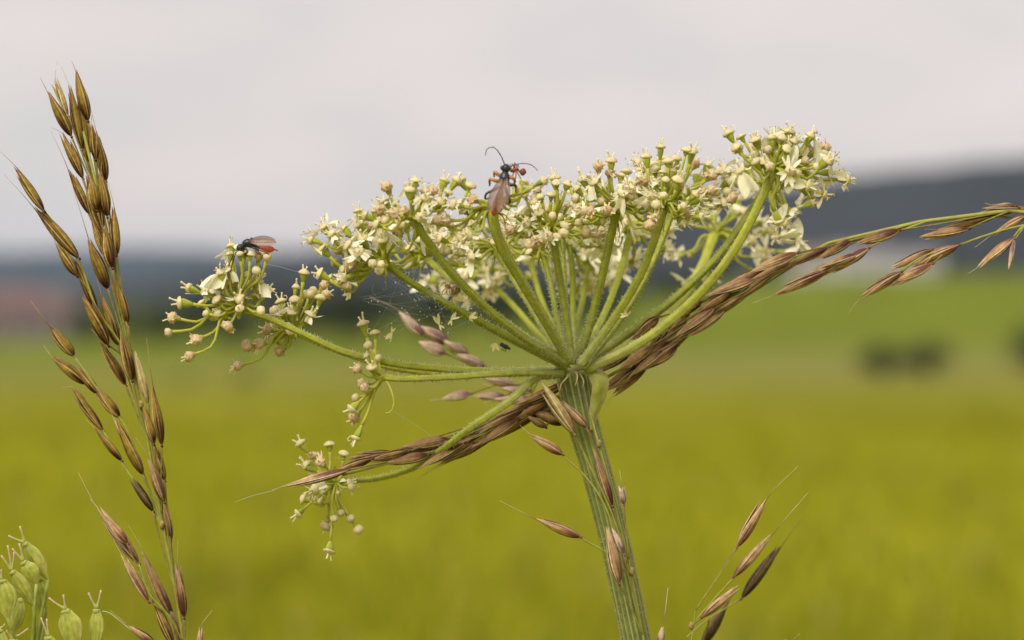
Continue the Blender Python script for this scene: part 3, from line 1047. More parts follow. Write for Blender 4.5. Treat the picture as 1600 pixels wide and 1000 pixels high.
def glume(b, p, A, S, N, L, W, Dp, pal, phm, opn, bend, seed, dark_base, nt=15, nc=16):
    rows = []
    for i in range(nt):
        t = i / (nt - 1)
        w = wprof(t)
        ctr = p + A * (L * t) + N * (opn * t * t) + S * (bend * t * t)
        row = []
        for k in range(nc + 1):
            ph = -phm + 2 * phm * k / nc
            nerve = (k % 3 == 0)
            st = noise.noise(V((k * 1.37 + seed * 3.1, t * 1.6, seed)))
            blotch = noise.noise(V((ph * 0.9 + seed, t * 2.2, seed * 0.7 + 9)))
            rr = w * (1 + (0.06 if nerve else -0.045) + 0.04 * st)
            q = ctr + S * (math.sin(ph) * W * rr) + N * (math.cos(ph) * Dp * rr)
            c = mix(pal['mid'], pal['dark'], (1 - sstep(0.0, dark_base, t)) * 1.25 + 1.25 * blotch + 1.4 * st + 0.05)
            c = mix(c, pal['tip'], sstep(0.6, 0.98, t) * 0.7)
            c = mix(c, pal['edge'], (0.85 if k in (0, nc) else 0.45 if k in (1, nc - 1) else 0.0) + (0.36 if nerve else 0) * sstep(0.15, 0.6, t))
            row.append((q, c))
        rows.append(row)
    b.grid(rows)


def spikelet(parent, bx, by, tx, ty, dd=0.0, pal=OLIVE, width=20.0, foot=None, awn='r', dd2=None):
    p, q = P(bx, by, dd), P(tx, ty, dd if dd2 is None else dd2)
    A = (q - p).normalized()
    L = (q - p).length
    N = (-FWD + A * FWD.dot(A)).normalized()
    S = A.cross(N)
    roll = R.choice((-1, 1)) * R.uniform(0.45, 1.5)
    S, N = S * math.cos(roll) + N * math.sin(roll), N * math.cos(roll) - S * math.sin(roll)
    W = PX * width * 0.44
    seed = R.uniform(0, 60)
    db = R.uniform(0.35, 0.9)
    b = MB()
    # closed floret inside
    pts = [p + A * (L * 0.97 * i / 14) for i in range(15)]
    b.tube(pts, lambda t: W * 0.74 * wprof(t) + PX * 0.3, 12,
           lambda t, a: mix(mix(pal['mid'], pal['dark'], 0.5 + 0.5 * math.sin(a * 4 + seed) - 0.2 * t), pal['tip'], sstep(0.6, 1, t)), flat=0.8)
    # lemmas: narrower blades that part at the tip
    for j in range(3):
        dj = (A + (S * R.uniform(-1, 1) + N * R.uniform(-1, 1)) * 0.04).normalized()
        sj = (S * math.cos(j * 2.1) + N * math.sin(j * 2.1))
        sj = (sj - dj * sj.dot(dj)).normalized()
        glume(b, p + A * L * 0.12, dj, sj, dj.cross(sj), L * R.uniform(0.66, 0.84), W * 0.6, W * 0.6, pal, 1.1, PX * R.uniform(0, 2), PX * R.uniform(-3, 3), seed + 5 * j, db * 0.6, 11, 9)
    # stalk down to the axis
    if foot is not None:
        d0 = (p - foot)
        mid = foot.lerp(p, 0.55) + A * d0.length * 0.05
        b.tube(spline([foot, mid, p + A * PX * 2], 9), lambda t: PX * (1.35 + 0.9 * sstep(0.85, 1, t)), 6,
               lambda t, a: mix((0.30, 0.33, 0.06), (0.24, 0.16, 0.05), t))
    # small callus
    b.ball(p, S * PX * 2.2, N * PX * 2.2, A * PX * 3, 8, 6, pal['dark'])
    sp = b.build('spikelet', M_SPIKE, parent)
    for sgn, ln, w, op in ((1, 0.98, 1.0, 0.8), (-1, R.uniform(0.78, 0.92), 0.94, 1.1)):
        g_ = MB()
        glume(g_, p, A, S * sgn, N * sgn, L * ln, W * w, W * 0.82 * w, pal, R.uniform(1.25, 1.6), PX * (R.uniform(0.5, 4.0) if R.random() < 0.7 else R.uniform(4, 8)) * op, PX * R.uniform(-4, 4), seed + sgn, db)
        g_.build('glume', M_SPIKE, sp)
    if awn == 'r':
        awn = None
        if R.random() < 0.6:
            a_dir = (A + rdir() * 0.22).normalized()
            awn = q + a_dir * PX * R.uniform(14, 42) - (A * PX * 4)
    elif awn is not None:
        awn = P(awn[0], awn[1], dd + R.uniform(-2, 2))
    if awn is not None:
        b = MB()
        st = p + A * L * 0.45 + N * W * 0.75
        knee = p + A * L * R.uniform(0.92, 1.0) + N * W * 0.25 + S * W * R.uniform(-.3, .3)
        b.tube(spline([st, knee, awn], 12), lambda t: PX * (0.75 - 0.45 * t), 5, lambda t, a: mix(pal['dark'], pal['edge'], sstep(0.3, 0.8, t)))
        b.build('awn', M_SPIKE, sp)
    return sp


def grass(name, base, label, group, lower, axes, col_stem=(0.30, 0.34, 0.05)):
    """axes: list of dict(path, r, spikes, pal); the first is the main axis, continued to the ground through 'lower'"""
    root = thing(name, base, label, 'grass')
    for ai, ax in enumerate(axes):
        ctrl = [P(*q) for q in ax['path']]
        m = len(ctrl)
        if ai == 0:
            ctrl = [V(base) - V((0, 0, 0.02))] + [V(q) for q in lower] + ctrl
        pts = spline(ctrl, 90 if ai == 0 else 30)
        r0, r1 = ax['r']
        b = MB()
        b.tube(pts, lambda t: PX * (r0 + (r1 - r0) * t), 9,
               lambda t, a: mix(col_stem, (0.36, 0.27, 0.08), max(0, 0.35 + 0.6 * noise.noise(V((t * 9, 0, ai * 3.1))))), ribs=(4, 0.06))
        b.build('stem' if ai == 0 else 'branch', M_STRAW, root, origin=V(base) if ai == 0 else None)
        for nd in ax.get('nodes', []):
            b = MB()
            c = P(*nd)
            b.ball(c, RT * PX * 4.2, FWD * PX * 4.2, UP * PX * 6.5, 14, 10, lambda z, a: mix((0.34, 0.17, 0.07), (0.30, 0.30, 0.07), 0.5 + 0.5 * math.sin(z * 5 + a * 2)), lambda d: 1 + 0.4 * noise.noise(d * 3 + V((nd[0], 0, 0))))
            b.build('node', M_STRAW, root)
        for s in ax['spikes']:
            k = dict(s[4]) if len(s) > 4 else {}
            dd = k.get('dd')
            if dd is None:
                p0 = P(s[0], s[1], 0)
                near = min(pts, key=lambda q: (q - p0).length)
                dd = ((near - C0).dot(FWD) - D0) * 1e3 + R.uniform(-2.2, 1.4)
            p0 = P(s[0], s[1], dd)
            j = min(range(len(pts)), key=lambda i: (pts[i] - p0).length)
            step = (pts[-1] - pts[-2]).length
            j = max(0, j - max(1, int((PX * k.get('back', 28) + (pts[j] - p0).length * 0.5) / max(step, 1e-6))))
            foot = pts[j]
            spikelet(root, s[0], s[1], s[2], s[3], dd, k.get('pal', ax['pal']), k.get('w', ax['w'] * R.uniform(0.74, 1.12)), foot, k.get('awn', 'r'), k.get('dd2'))
    return root


def gb(x, y):
    return V((x, y, ground_z(x, y)))


# left panicle
grass('oat_grass', gb(-0.035, 0.70), 'upright golden brown oat-grass panicle standing beside the hogweed umbel', None,
      [(-0.038, 0.70, 0.4), (-0.044, 0.69, 0.8), P(303, 1180, 2)], [
    dict(path=[(296, 1080, 1), (284, 995, 0), (269, 885, 0), (254, 820, 0), (241, 745, 0), (229, 680, 0), (218, 630, 0), (206, 570, 0), (197, 500, 0), (182, 430, 0),
               (168, 365, 0), (152, 295, 0), (139, 250, 0), (130, 205, 0)], r=(9.0, 2.2), pal=OLIVE, w=23, nodes=[(253, 820, -0.5), (220, 632, -0.5)], spikes=[
        (112, 214, 75, 140, dict(awn=(62, 119))), (107, 182, 84, 120, dict(pal=PALE, w=12, awn=(90, 94))), (138, 190, 119, 106, dict(awn=(112, 95), w=25)), (130, 235, 106, 130, dict(awn=(96, 104))),
        (138, 255, 122, 152), (128, 230, 110, 150), (130, 280, 97, 204, dict(awn=(79, 199))), (166, 284, 151, 204, dict(awn=(142, 170))), (150, 250, 144, 192), (140, 336, 107, 262, dict(awn=(80, 205))), (160, 362, 133, 270),
        (168, 340, 158, 264), (152, 330, 138, 275), (183, 400, 175, 320, dict(awn=(169, 286))), (165, 402, 143, 338), (169, 453, 140, 370, dict(awn=(113, 290))), (176, 420, 160, 350), (200, 507, 175, 424),
        (185, 541, 158, 458), (207, 596, 187, 515), (197, 603, 155, 530), (232, 633, 211, 546, dict(pal=PALE, w=17, awn=None)), (241, 695, 226, 636, dict(w=19)), (253, 697, 239, 600, dict(w=20, awn=(229, 528))),
        (224, 743, 180, 655, dict(w=24)), (257, 786, 230, 713, dict(w=22, pal=BROWN)), (258, 752, 241, 692, dict(w=17)), (267, 846, 255, 775, dict(w=18, pal=BROWN)), (240, 800, 205, 744, dict(w=17, pal=DARK)),
        (288, 966, 277, 877, dict(w=20, pal=BROWN, awn=(278, 845))), (272, 972, 220, 858, dict(w=21, pal=BROWN, awn=(200, 820))), (272, 1012, 233, 922, dict(w=22)), (290, 1022, 262, 940, dict(w=18, pal=BROWN)),
        (243, 1006, 198, 977, dict(w=17, pal=MAUVE)), (309, 1030, 316, 978, dict(w=14, pal=MAUVE, awn=(332, 953)))]),
    dict(path=[(206, 572, 0), (190, 540, -1), (152, 484, -2), (123, 408, -2), (100, 370, -2), (68, 328, -2)], r=(2.0, 1.6), pal=OLIVE, w=23, spikes=[
        (70, 331, 20, 258, dict(awn=(-4, 232), w=20)), (124, 404, 52, 320, dict(w=27, awn=(6, 272))), (121, 432, 88, 378), (152, 486, 116, 402), (170, 541, 130, 458, dict(awn=None))]),
    dict(path=[(252, 818, 0), (222, 735, 2), (192, 660, 3), (160, 618, 4), (118, 560, 5)], r=(2.0, 1.5), pal=OLIVE, w=22, spikes=[
        (117, 557, 75, 507, dict(awn=(48, 470), dd=9)), (135, 601, 82, 554, dict(dd=7, awn=(68, 540))), (153, 616, 122, 572), (188, 653, 148, 606), (193, 690, 178, 650, dict(pal=PALE, w=10, awn=None))]),
    dict(path=[(253, 822, 0), (215, 760, 1), (190, 722, 2), (163, 676, 3)], r=(1.8, 1.5), pal=OLIVE, w=20, spikes=[(162, 674, 110, 604, dict(dd=4, awn=(98, 606))), (191, 721, 147, 666)]),
    dict(path=[(284, 1000, 0), (262, 960, -2), (235, 930, -3), (217, 882, -3)], r=(1.8, 1.5), pal=BROWN, w=20, spikes=[(218, 881, 150, 792, dict(w=25, pal=MAUVE, awn=(122, 738))), (200, 850, 162, 806, dict(w=18, pal=MAUVE)), (233, 941, 187, 862, dict(w=18, pal=MAUVE))]),
])

# panicle draped through the umbel from the right
mp = [(1820, 395, 12), (1700, 345, 8), (1600, 329, 5), (1540, 331, 4), (1450, 345, 3), (1360, 359, 3), (1280, 386, 3), (1200, 425, 4), (1120, 476, 6), (1040, 542, 8), (950, 594, 9.5), (885, 612, 9),
      (790, 652, 3), (700, 697, 1), (600, 727, -1), (535, 742, -2)]
mspk = [(1592, 325, 1528, 334), (1588, 322, 1550, 320, dict(w=13)), (1556, 338, 1462, 359), (1552, 337, 1494, 342, dict(w=12)), (1515, 357, 1434, 372, dict(w=18)), (1406, 359, 1337, 384),
        (1333, 374, 1274, 406), (1296, 387, 1222, 420), (1247, 395, 1168, 428, dict(pal=MAUVE)), (1252, 405, 1170, 440), (1225, 412, 1150, 444), (1200, 420, 1120, 452),
        (1181, 436, 1100, 463, dict(pal=MAUVE, w=24)), (1178, 449, 1114, 494), (1146, 454, 1084, 488), (1117, 481, 1054, 528, dict(w=21, pal=MAUVE)), (1078, 484, 1038, 530), (1046, 513, 998, 572, dict(w=24)),
        (1072, 524, 1018, 562), (986, 550, 930, 584), (1016, 560, 955, 618, dict(w=26, awn=(945, 632))), (1040, 545, 982, 590), (1002, 574, 958, 604), (1030, 495, 984, 532), (1098, 470, 1045, 500), (1060, 540, 1000, 580),
        (1020, 540, 965, 580), (990, 590, 942, 612), (880, 600, 800, 640), (862, 620, 772, 662), (872, 610, 782, 650), (842, 640, 752, 686), (822, 638, 732, 682), (850, 625, 770, 668), (792, 662, 720, 712), (772, 680, 680, 729, dict(awn=(655, 745))),
        (810, 655, 738, 700), (760, 688, 690, 722), (757, 664, 700, 693, dict(pal=MAUVE, w=17)), (740, 692, 684, 722), (703, 686, 626, 702, dict(w=22)), (692, 696, 608, 716), (672, 710, 598, 726), (612, 706, 542, 716, dict(w=17)),
        (582, 717, 520, 736, dict(w=17)), (545, 734, 441, 762, dict(w=21, pal=MAUVE, awn=(425, 766))), (660, 714, 588, 724, dict(w=15)), (640, 705, 575, 720), (880, 664, 834, 640, dict(w=20)), (853, 668, 824, 649, dict(w=16)), (878, 640, 820, 652), (895, 590, 830, 632)]
for i in range(16):
    t = R.uniform(0, 1)
    lo = R.random() < 0.5
    x = R.uniform(990, 1230) if lo else R.uniform(720, 880)
    if lo:
        y = 425 + (1200 - x) * 0.72 + R.uniform(-6, 12)
        mspk.append((x, y, x - 62, y + R.uniform(38, 48), dict(w=R.uniform(14, 20))))
    else:
        y = 615 + (880 - x) * 0.46 + R.uniform(-6, 16)
        mspk.append((x, y, x - 78, y + R.uniform(34, 44), dict(w=R.uniform(14, 20))))
grass('oat_grass', gb(0.30, 0.74), 'brown oat-grass panicle draped sideways through the hogweed umbel', None,
      [(0.298, 0.74, 0.4), (0.27, 0.73, 0.8), (0.20, 0.71, 1.0), (0.145, 0.70, 1.058)], [
    dict(path=mp, r=(10, 2.4), pal=BROWN, w=21, spikes=mspk),
    dict(path=[(1700, 346, 8), (1600, 352, 4), (1540, 368, 2), (1498, 383, 1), (1440, 402, 0), (1405, 425, 0)], r=(1.8, 1.4), pal=MAUVE, w=22, spikes=[
        (1499, 383, 1420, 416), (1457, 390, 1389, 419), (1409, 425, 1342, 464, dict(awn=(1325, 490))), (1458, 412, 1391, 448), (1440, 420, 1400, 440, dict(w=14)), (1604, 337, 1549, 366, dict(w=17))]),
    dict(path=[(1450, 345, 3), (1405, 362, 2), (1357, 388, 1), (1292, 425, 0)], r=(1.7, 1.4), pal=MAUVE, w=20, spikes=[
        (1358, 388, 1289, 430, dict(w=23)), (1292, 424, 1207, 461, dict(w=22, awn=(1175, 474))), (1340, 398, 1280, 420), (1310, 410, 1255, 440)]),
    dict(path=[(1660, 335, 6), (1600, 352, 3), (1583, 371, 1)], r=(1.7, 1.4), pal=MAUVE, w=23, spikes=[(1584, 371, 1528, 421, dict(awn=(1512, 428))), (1585, 373, 1576, 423, dict(w=9, pal=PURPLE, awn=None))]),
    dict(path=[(880, 612, 9), (868, 600, 16), (840, 590, 30), (800, 600, 38), (770, 590, 42), (720, 560, 44), (690, 540, 45), (640, 505, 45)], r=(2.0, 1.5), pal=PURPLE, w=24, spikes=[
        (662, 526, 621, 486, dict(dd=44, awn=(578, 464))), (700, 536, 655, 508, dict(dd=45, w=27)), (697, 553, 652, 533, dict(dd=42, w=25)), (732, 553, 692, 530, dict(dd=44)), (760, 574, 712, 552, dict(dd=43)),
        (814, 604, 750, 590, dict(dd=38, w=20)), (737, 615, 688, 623, dict(dd=40, w=19)), (792, 620, 740, 620, dict(dd=38, w=19)), (830, 612, 780, 608, dict(dd=34, w=18)), (830, 622, 770, 626, dict(dd=32, w=18))]),
])

# panicle clinging to the hogweed stem
grass('oat_grass', gb(0.06, 0.685), 'loose pale oat-grass panicle clinging to the hogweed stem below the umbel', None,
      [(0.06, 0.683, 0.4), (0.05, 0.68, 0.8), P(1040, 1180, -3)], [
    dict(path=[(1006, 1000, -3.6), (990, 910, -3.8), (972, 830, -4), (950, 745, -4), (936, 690, -3.8), (922, 645, -3.6)], r=(7, 1.4), pal=MAUVE, w=20, nodes=[(936, 693, -4.2), (987, 893, -4.4)], spikes=[
        (957, 792, 925, 698, dict(w=20, pal=PALE if False else BROWN, dd=-5, awn=None)), (918, 669, 877, 624, dict(w=19, dd=-5, awn=None)), (975, 789, 971, 757, dict(w=14, pal=PURPLE, dd=-5, awn=(968, 734))),
        (968, 913, 946, 820, dict(w=24, pal=MAUVE, dd=-6.5, awn=None)), (975, 867, 955, 822, dict(w=15, pal=PURPLE, dd=-6, awn=None))]),
    dict(path=[(980, 880, -4), (955, 800, -5), (925, 735, -6), (898, 680, -6)], r=(2.0, 1.6), pal=PALE, w=22, spikes=[(898, 679, 841, 590, dict(w=26, dd=-7, awn=(833, 570), pal=PALE))]),
    dict(path=[(965, 860, -5), (945, 790, -6), (915, 745, -6), (880, 712, -6)], r=(1.8, 1.4), pal=BROWN, w=19, spikes=[(880, 711, 829, 677, dict(w=20, pal=MAUVE, dd=-6, awn=(812, 664)))]),
    dict(path=[(985, 900, -4), (945, 862, -5), (908, 841, -5)], r=(1.7, 1.4), pal=MAUVE, w=20, spikes=[(908, 840, 835, 809, dict(w=19, dd=-5, awn=(780, 782)))]),
    dict(path=[(1012, 1060, -3), (1022, 1035, -5), (1030, 1012, -6)], r=(1.7, 1.4), pal=PURPLE, w=20, spikes=[(1030, 1008, 1037, 978, dict(w=13, dd=-6, awn=(1044, 918)))]),
])

# small panicle, bottom right
grass('oat_grass', gb(0.022, 0.665), 'small sparse oat-grass panicle with a few pale spikelets, away from the hogweed stem', None,
      [(0.024, 0.665, 0.4), (0.026, 0.67, 0.8), P(1066, 1130, -2)], [
    dict(path=[(1072, 1040, -1), (1072, 1000, -1), (1080, 976, -1), (1096, 930, -1), (1126, 888, -1), (1151, 858, -1)], r=(6, 1.0), pal=MAUVE, w=20, nodes=[(1080, 978, -1)], spikes=[
        (1151, 856, 1199, 776, dict(w=20, awn=(1247, 728), dd=-1))]),
    dict(path=[(1080, 978, -1), (1108, 945, 0), (1146, 903, 0)], r=(1.6, 1.4), pal=MAUVE, w=21, spikes=[(1146, 902, 1207, 832, dict(w=21, awn=(1263, 769), dd=0)), (1097, 965, 1155, 913, dict(w=19, dd=-2, awn=None))]),
    dict(path=[(1074, 995, -1), (1110, 965, 16), (1156, 937, 26)], r=(1.6, 1.4), pal=DARK, w=24, spikes=[(1158, 936, 1221, 850, dict(w=24, pal=DARK, dd=28, awn=(1268, 790))), (1096, 1010, 1140, 936, dict(w=23, pal=DARK, dd=24, awn=(1160, 905)))]),
    dict(path=[(1072, 1030, -1), (1150, 1040, 5), (1206, 1012, 8)], r=(1.6, 1.3), pal=MAUVE, w=18, spikes=[(1206, 1020, 1236, 1000, dict(w=14, dd=8, awn=(1250, 990)))]),
])

# ------------------------------------------------------------------ fruiting hogweed head, lower left
fb = gb(-0.075, 0.665)
fh = thing('fruiting_hogweed', fb, 'hogweed head with flat green fruits beside the foot of the grass panicle', 'hogweed')
hubf = P(45, 1085, -2)
b = MB()
b.tube(spline([fb - V((0, 0, 0.02)), fb + V((0.003, 0.003, 0.5)), P(60, 1300, 0), hubf], 60), lambda t: PX * (28 - 16 * t), 34, stem_col, ribs=(17, 0.04))
b.build('stem', M_STALK, fh, origin=fb)


def fruit(bx, by, tx, ty, w, thick, dd, st, face=0.0):
    p, q = P(bx, by, dd), P(tx, ty, dd)
    A = (q - p).normalized()
    L = (q - p).length
    N = (-FWD + A * FWD.dot(A)).normalized()
    S = A.cross(N)
    S, N = S * math.cos(face) + N * math.sin(face), N * math.cos(face) - S * math.sin(face)
    W, T = PX * w * 0.5, PX * thick * 0.5
    b = MB()
    rows = []
    n = 14
    ring = []
    n = 20
    ph = R.uniform(0, 6)
    for i in range(n + 1):
        t = i / n
        k = (sstep(-0.05, 0.55, t) ** 0.6) * (1 - 0.5 * sstep(0.66, 1.0, t) ** 1.5)
        k = max(k, 0.11) * (1 + 0.03 * noise.noise(V((t * 4, bx, by))))
        row = []
        for j in range(49):
            a = TAU * j / 48
            x = math.cos(a)
            sy = math.sin(a)
            rib = 0.05 * math.cos(x * 11.0) * (1 if abs(x) < 0.8 else 0.2)
            y = sy * (0.35 + 0.65 * abs(sy)) * (1 + rib)
            if abs(x) > 0.86:
                y *= 1.5
            c = mix((0.38, 0.40, 0.06), (0.50, 0.50, 0.13), sstep(0.70, 0.95, abs(x)))
            vit = max(0, math.cos(x * 11.0 + math.pi)) ** 3 if abs(x) < 0.82 else 0
            c = mix(c, (0.13, 0.19, 0.035), 0.38 * vit * sstep(0.25 + 0.12 * math.sin(x * 9 + ph), 0.55, t))
            c = mix(c, (0.56, 0.53, 0.12), 0.55 * (1 - sstep(0.0, 0.55, t)))
            c = mix(c, (0.50, 0.40, 0.10), 0.9 * max(0, noise.noise(V((x * 2, t * 3, bx * 0.3)))))
            c = scl(c, 1 + 0.3 * noise.noise(V((x * 4, t * 6, bx * 0.1))))
            row.append((p + A * L * t + S * (x * W * k) + N * (y * T * k) + S * (PX * 2 * math.sin(t * 3)), c))
        rows.append(row)
    b.grid(rows)
    fo = b.build('fruit', M_FRUIT, fh)
    # stalk
    k = MB()
    m = hubf.lerp(p, 0.6)
    k.tube(spline([hubf, m + (S * R.uniform(-4, 4)) * PX, p + A * PX * 2], 9), PX * 2.6, 8, (0.34, 0.38, 0.07), ribs=(4, 0.06))
    k.build('stalk', M_STALK, fh)
    k = MB()
    k.ball(q - A * PX * 1, S * PX * max(6, w * 0.24), N * PX * 5.5, A * PX * 5, 14, 8, lambda z, a: mix((0.50, 0.50, 0.12), (0.36, 0.36, 0.08), 0.5 + 0.5 * math.sin(a * 5)), lambda d: 1 + 0.4 * noise.noise(d * 3 + V((bx, 0, 0))))
    k.build('disc', M_FRUIT, fo)
    for sx, sy in st:
        k = MB()
        e_ = P(sx, sy, dd - 0.5)
        k.tube(spline([q + A * PX * 3, q.lerp(e_, 0.55), e_], 8), lambda t: PX * (3.4 - 1.9 * sstep(0, 0.5, t)), 7, lambda t, a: mix((0.50, 0.50, 0.14), (0.66, 0.50, 0.32), sstep(0.3, 0.7, t)))
        k.build('style', M_FRUIT, fo)


fruit(76, 908, 40, 850, 25, 15, -3, [(13, 837), (31, 822)], 0.35)
fruit(58, 914, 38, 879, 27, 14, -5, [(19, 857), (30, 849)], 0.2)
fruit(54, 950, 20, 894, 27, 15, -2, [(12, 852), (2, 868), (22, 862)], 0.5)
fruit(12, 968, 3, 908, 36, 15, -9, [(-6, 885), (2, 890)], 0.1)
fruit(17, 992, 33, 938, 23, 14, -4, [], 0.3)
fruit(70, 952, 61, 906, 15, 12, -1, [], 0.6)
fruit(70, 975, 60, 925, 18, 12, 2, [], 0.6)
fruit(118, 1020, 103, 955, 38, 16, -6, [(76, 934), (99, 929)], 0.2)
fruit(147, 1020, 151, 954, 26, 15, -4, [(138, 926), (158, 922)], 0.4)
fruit(84, 1055, 76, 997, 34, 15, -8, [(64, 965), (73, 967)], 0.2)
fruit(30, 1050, 20, 1000, 30, 15, -7, [(44, 982), (10, 985)], 0.3)
fruit(-10, 1040, 0, 985, 34, 15, -6, [(8, 975)], 0.3)
fruit(150, 1070, 168, 1010, 26, 15, -2, [], 0.3)
b = MB()
b.tube(spline([P(160, 955, -4), P(170, 957, -4), P(182, 966, -4), P(205, 985, -4)], 10), PX * 0.9, 5, (0.45, 0.5, 0.2))
b.build('filament', M_STALK, fh)

# ------------------------------------------------------------------ insects, spider, web
BLK = (0.012, 0.012, 0.016)
ORG = (0.40, 0.14, 0.025)
RED = (0.50, 0.055, 0.015)
WINGC = (0.32, 0.20, 0.14)


def leg(root, pts, r, c0, c1, k=0.5):
    b = MB()
    b.tube(spline([P(*q) for q in pts], 14), lambda t: PX * r * (1 - 0.6 * t), 7, lambda t, a: c0 if t < k else c1)
    b.build('leg', M_BUG, root)


def antenna(root, pts, r=1.0, col=(0.03, 0.02, 0.02)):
    b = MB()
    b.tube(spline([P(*q) for q in pts], 24), lambda t: PX * r * (1.0 - 0.45 * t) * (1 + 0.12 * math.sin(t * 90)), 6, col)
    b.build('antenna', M_BUG, root)


def lobe_wing(root, path, w, tilt, flatc=WINGC):
    """a thin long wing along path with half-width w(t)"""
    pts = spline([P(*q) for q in path], 14)
    b = MB()
    rows = []
    for i, p in enumerate(pts):
        t = i / 13
        T = (pts[min(13, i + 1)] - pts[max(0, i - 1)]).normalized()
        s = tilt - T * tilt.dot(T)
        s.normalize()
        n = T.cross(s)
        hw = PX * w * (math.sin(math.pi * (0.06 + 0.90 * t) ** 1.25) ** 0.75)
        row = []
        for k in range(7):
            v = -1 + k / 3
            vein = max(0, math.cos(v * 9 + t * 2)) ** 6
            row.append((p + s * v * hw + n * PX * 0.9 * math.sin(v * 5), mix(flatc, (0.07, 0.035, 0.025), 0.75 * vein + (0.5 if abs(v) > 0.9 else 0))))
        rows.append(row)
    b.grid(rows)
    b.build('wing', M_WING, root)


# climbing wasp on ray H
DW = -29.0
wl_ = thing('parasitic_wasp', P(786, 300, DW + 2), 'black wasp with folded smoky wings and long curved antennae on the umbel centre', 'wasp')
bpts = [(791.5, 256), (791, 260), (790, 265), (789.5, 269), (789, 272), (788.5, 278), (787.5, 285), (786, 290), (785, 294), (782, 303), (778, 314), (774.5, 325), (772, 333), (771, 338)]
brad = [2.2, 6.6, 7.0, 4.2, 6.6, 8.2, 7.0, 4.5, 2.2, 5.0, 6.4, 6.2, 4.8, 1.2]
pts = [P(x, y, DW) for x, y in bpts]
b = MB()
n = len(pts)
rr = lambda t: PX * (lambda q: brad[min(n - 1, int(q))] + (brad[min(n - 1, int(q) + 1)] - brad[min(n - 1, int(q))]) * (q - int(q)))(t * (n - 1))
fine = []
for i in range(n - 1):
    for k in range(4):
        fine.append(pts[i].lerp(pts[i + 1], k / 4))
fine.append(pts[-1])
b.tube(fine, rr, 16, lambda t, a: BLK if t * (n - 1) < 8.6 else mix(RED, ORG, 0.3 + 0.3 * math.sin(t * 70)))
b.build('body', M_BUG, wl_)
for sx in (-1, 1):
    b = MB()
    b.ball(P(790 + sx * 6, 262, DW - 0.2), RT * PX * 2.4, FWD * PX * 3, UP * PX * 3.4, 10, 8, (0.03, 0.03, 0.035))
    b.build('eye', M_BUG, wl_)
antenna(wl_, [(789, 259, DW), (784, 246, DW), (777, 235, DW), (769, 230, DW - 1), (761, 233, DW - 1), (758.5, 243, DW - 1)], 1.0)
antenna(wl_, [(793, 261, DW), (803, 258, DW), (815, 255.5, DW), (828, 257, DW), (836, 262, DW), (840, 267, DW)], 1.0)
lobe_wing(wl_, [(785, 277, DW - 0.6), (778, 298, DW - 1.0), (770, 318, DW - 1.0), (766, 333, DW - 0.9)], 10, (RT + UP * 0.25 + FWD * 0.1))
lobe_wing(wl_, [(791, 278, DW - 0.7), (789, 296, DW - 1.2), (784, 314, DW - 1.2), (779, 331, DW - 1.0)], 10, (RT + UP * 0.2 - FWD * 0.15))
leg(wl_, [(785, 275, DW + .3), (777, 272, DW + .2), (774, 269, DW + .2), (772, 276, DW + 1.4)], 3.4, ORG, ORG)
leg(wl_, [(784, 283, DW + .3), (772, 282, DW), (768, 280, DW), (765, 290, DW + 1.5)], 3.2, ORG, BLK, 0.6)
leg(wl_, [(782, 292, DW + .3), (769, 298, DW), (759, 304, DW), (758, 308, DW), (766, 309, DW + 2.0)], 2.6, BLK, (0.25, 0.1, 0.04), 0.7)
leg(wl_, [(794, 276, DW + .3), (798, 277, DW), (802, 279, DW), (804, 288, DW + 1.5)], 3.2, ORG, ORG)
leg(wl_, [(792, 285, DW + .3), (798, 289, DW), (803, 289, DW), (806, 300, DW + 1.8)], 3.2, BLK, ORG)
leg(wl_, [(790, 293, DW + .3), (793, 304, DW), (797, 314, DW), (791, 318, DW + 2.0)], 2.6, BLK, BLK)

# red ant close to the wasp's head
DA = -28.0
an_ = thing('red_ant', P(806, 268, DA), 'tiny reddish ant with round abdomen beside the climbing wasp head', 'ant')
apts = [(797, 268), (800, 266.5), (803, 266), (805, 264), (808, 264), (810, 266.5), (812, 267.5), (816, 268.5), (820, 269), (822.5, 269.5)]
arad = [0.8, 3.6, 3.0, 1.6, 2.8, 1.1, 2.2, 6.0, 5.0, 0.8]
ap = [P(x, y, DA) for x, y in apts]
fine = []
for i in range(len(ap) - 1):
    for k in range(4):
        fine.append(ap[i].lerp(ap[i + 1], k / 4))
fine.append(ap[-1])
m = len(ap)
ra = lambda t: PX * (lambda q: arad[min(m - 1, int(q))] + (arad[min(m - 1, int(q) + 1)] - arad[min(m - 1, int(q))]) * (q - int(q)))(t * (m - 1))
b = MB()
b.tube(fine, ra, 14, lambda t, a: mix((0.22, 0.06, 0.02), (0.16, 0.04, 0.018), t))
b.build('body', M_BUG, an_)
for x0, y0, x1, y1, x2, y2 in [(804, 265, 801, 256, 799, 262), (805, 265, 804, 254, 807, 260), (806, 266, 809, 257, 811, 262), (804, 267, 801, 274, 798, 279), (806, 267, 806, 276, 804, 283), (807, 267, 812, 276, 815, 283)]:
    leg(an_, [(x0, y0, DA), (x1, y1, DA - .2), (x2, y2, DA + .5)], 1.1, (0.30, 0.07, 0.02), (0.30, 0.07, 0.02))
antenna(an_, [(799, 265, DA), (796, 259, DA), (799, 255, DA)], 0.8, (0.3, 0.07, 0.02))
antenna(an_, [(798, 266, DA), (793, 262, DA), (792, 257, DA)], 0.8, (0.3, 0.07, 0.02))

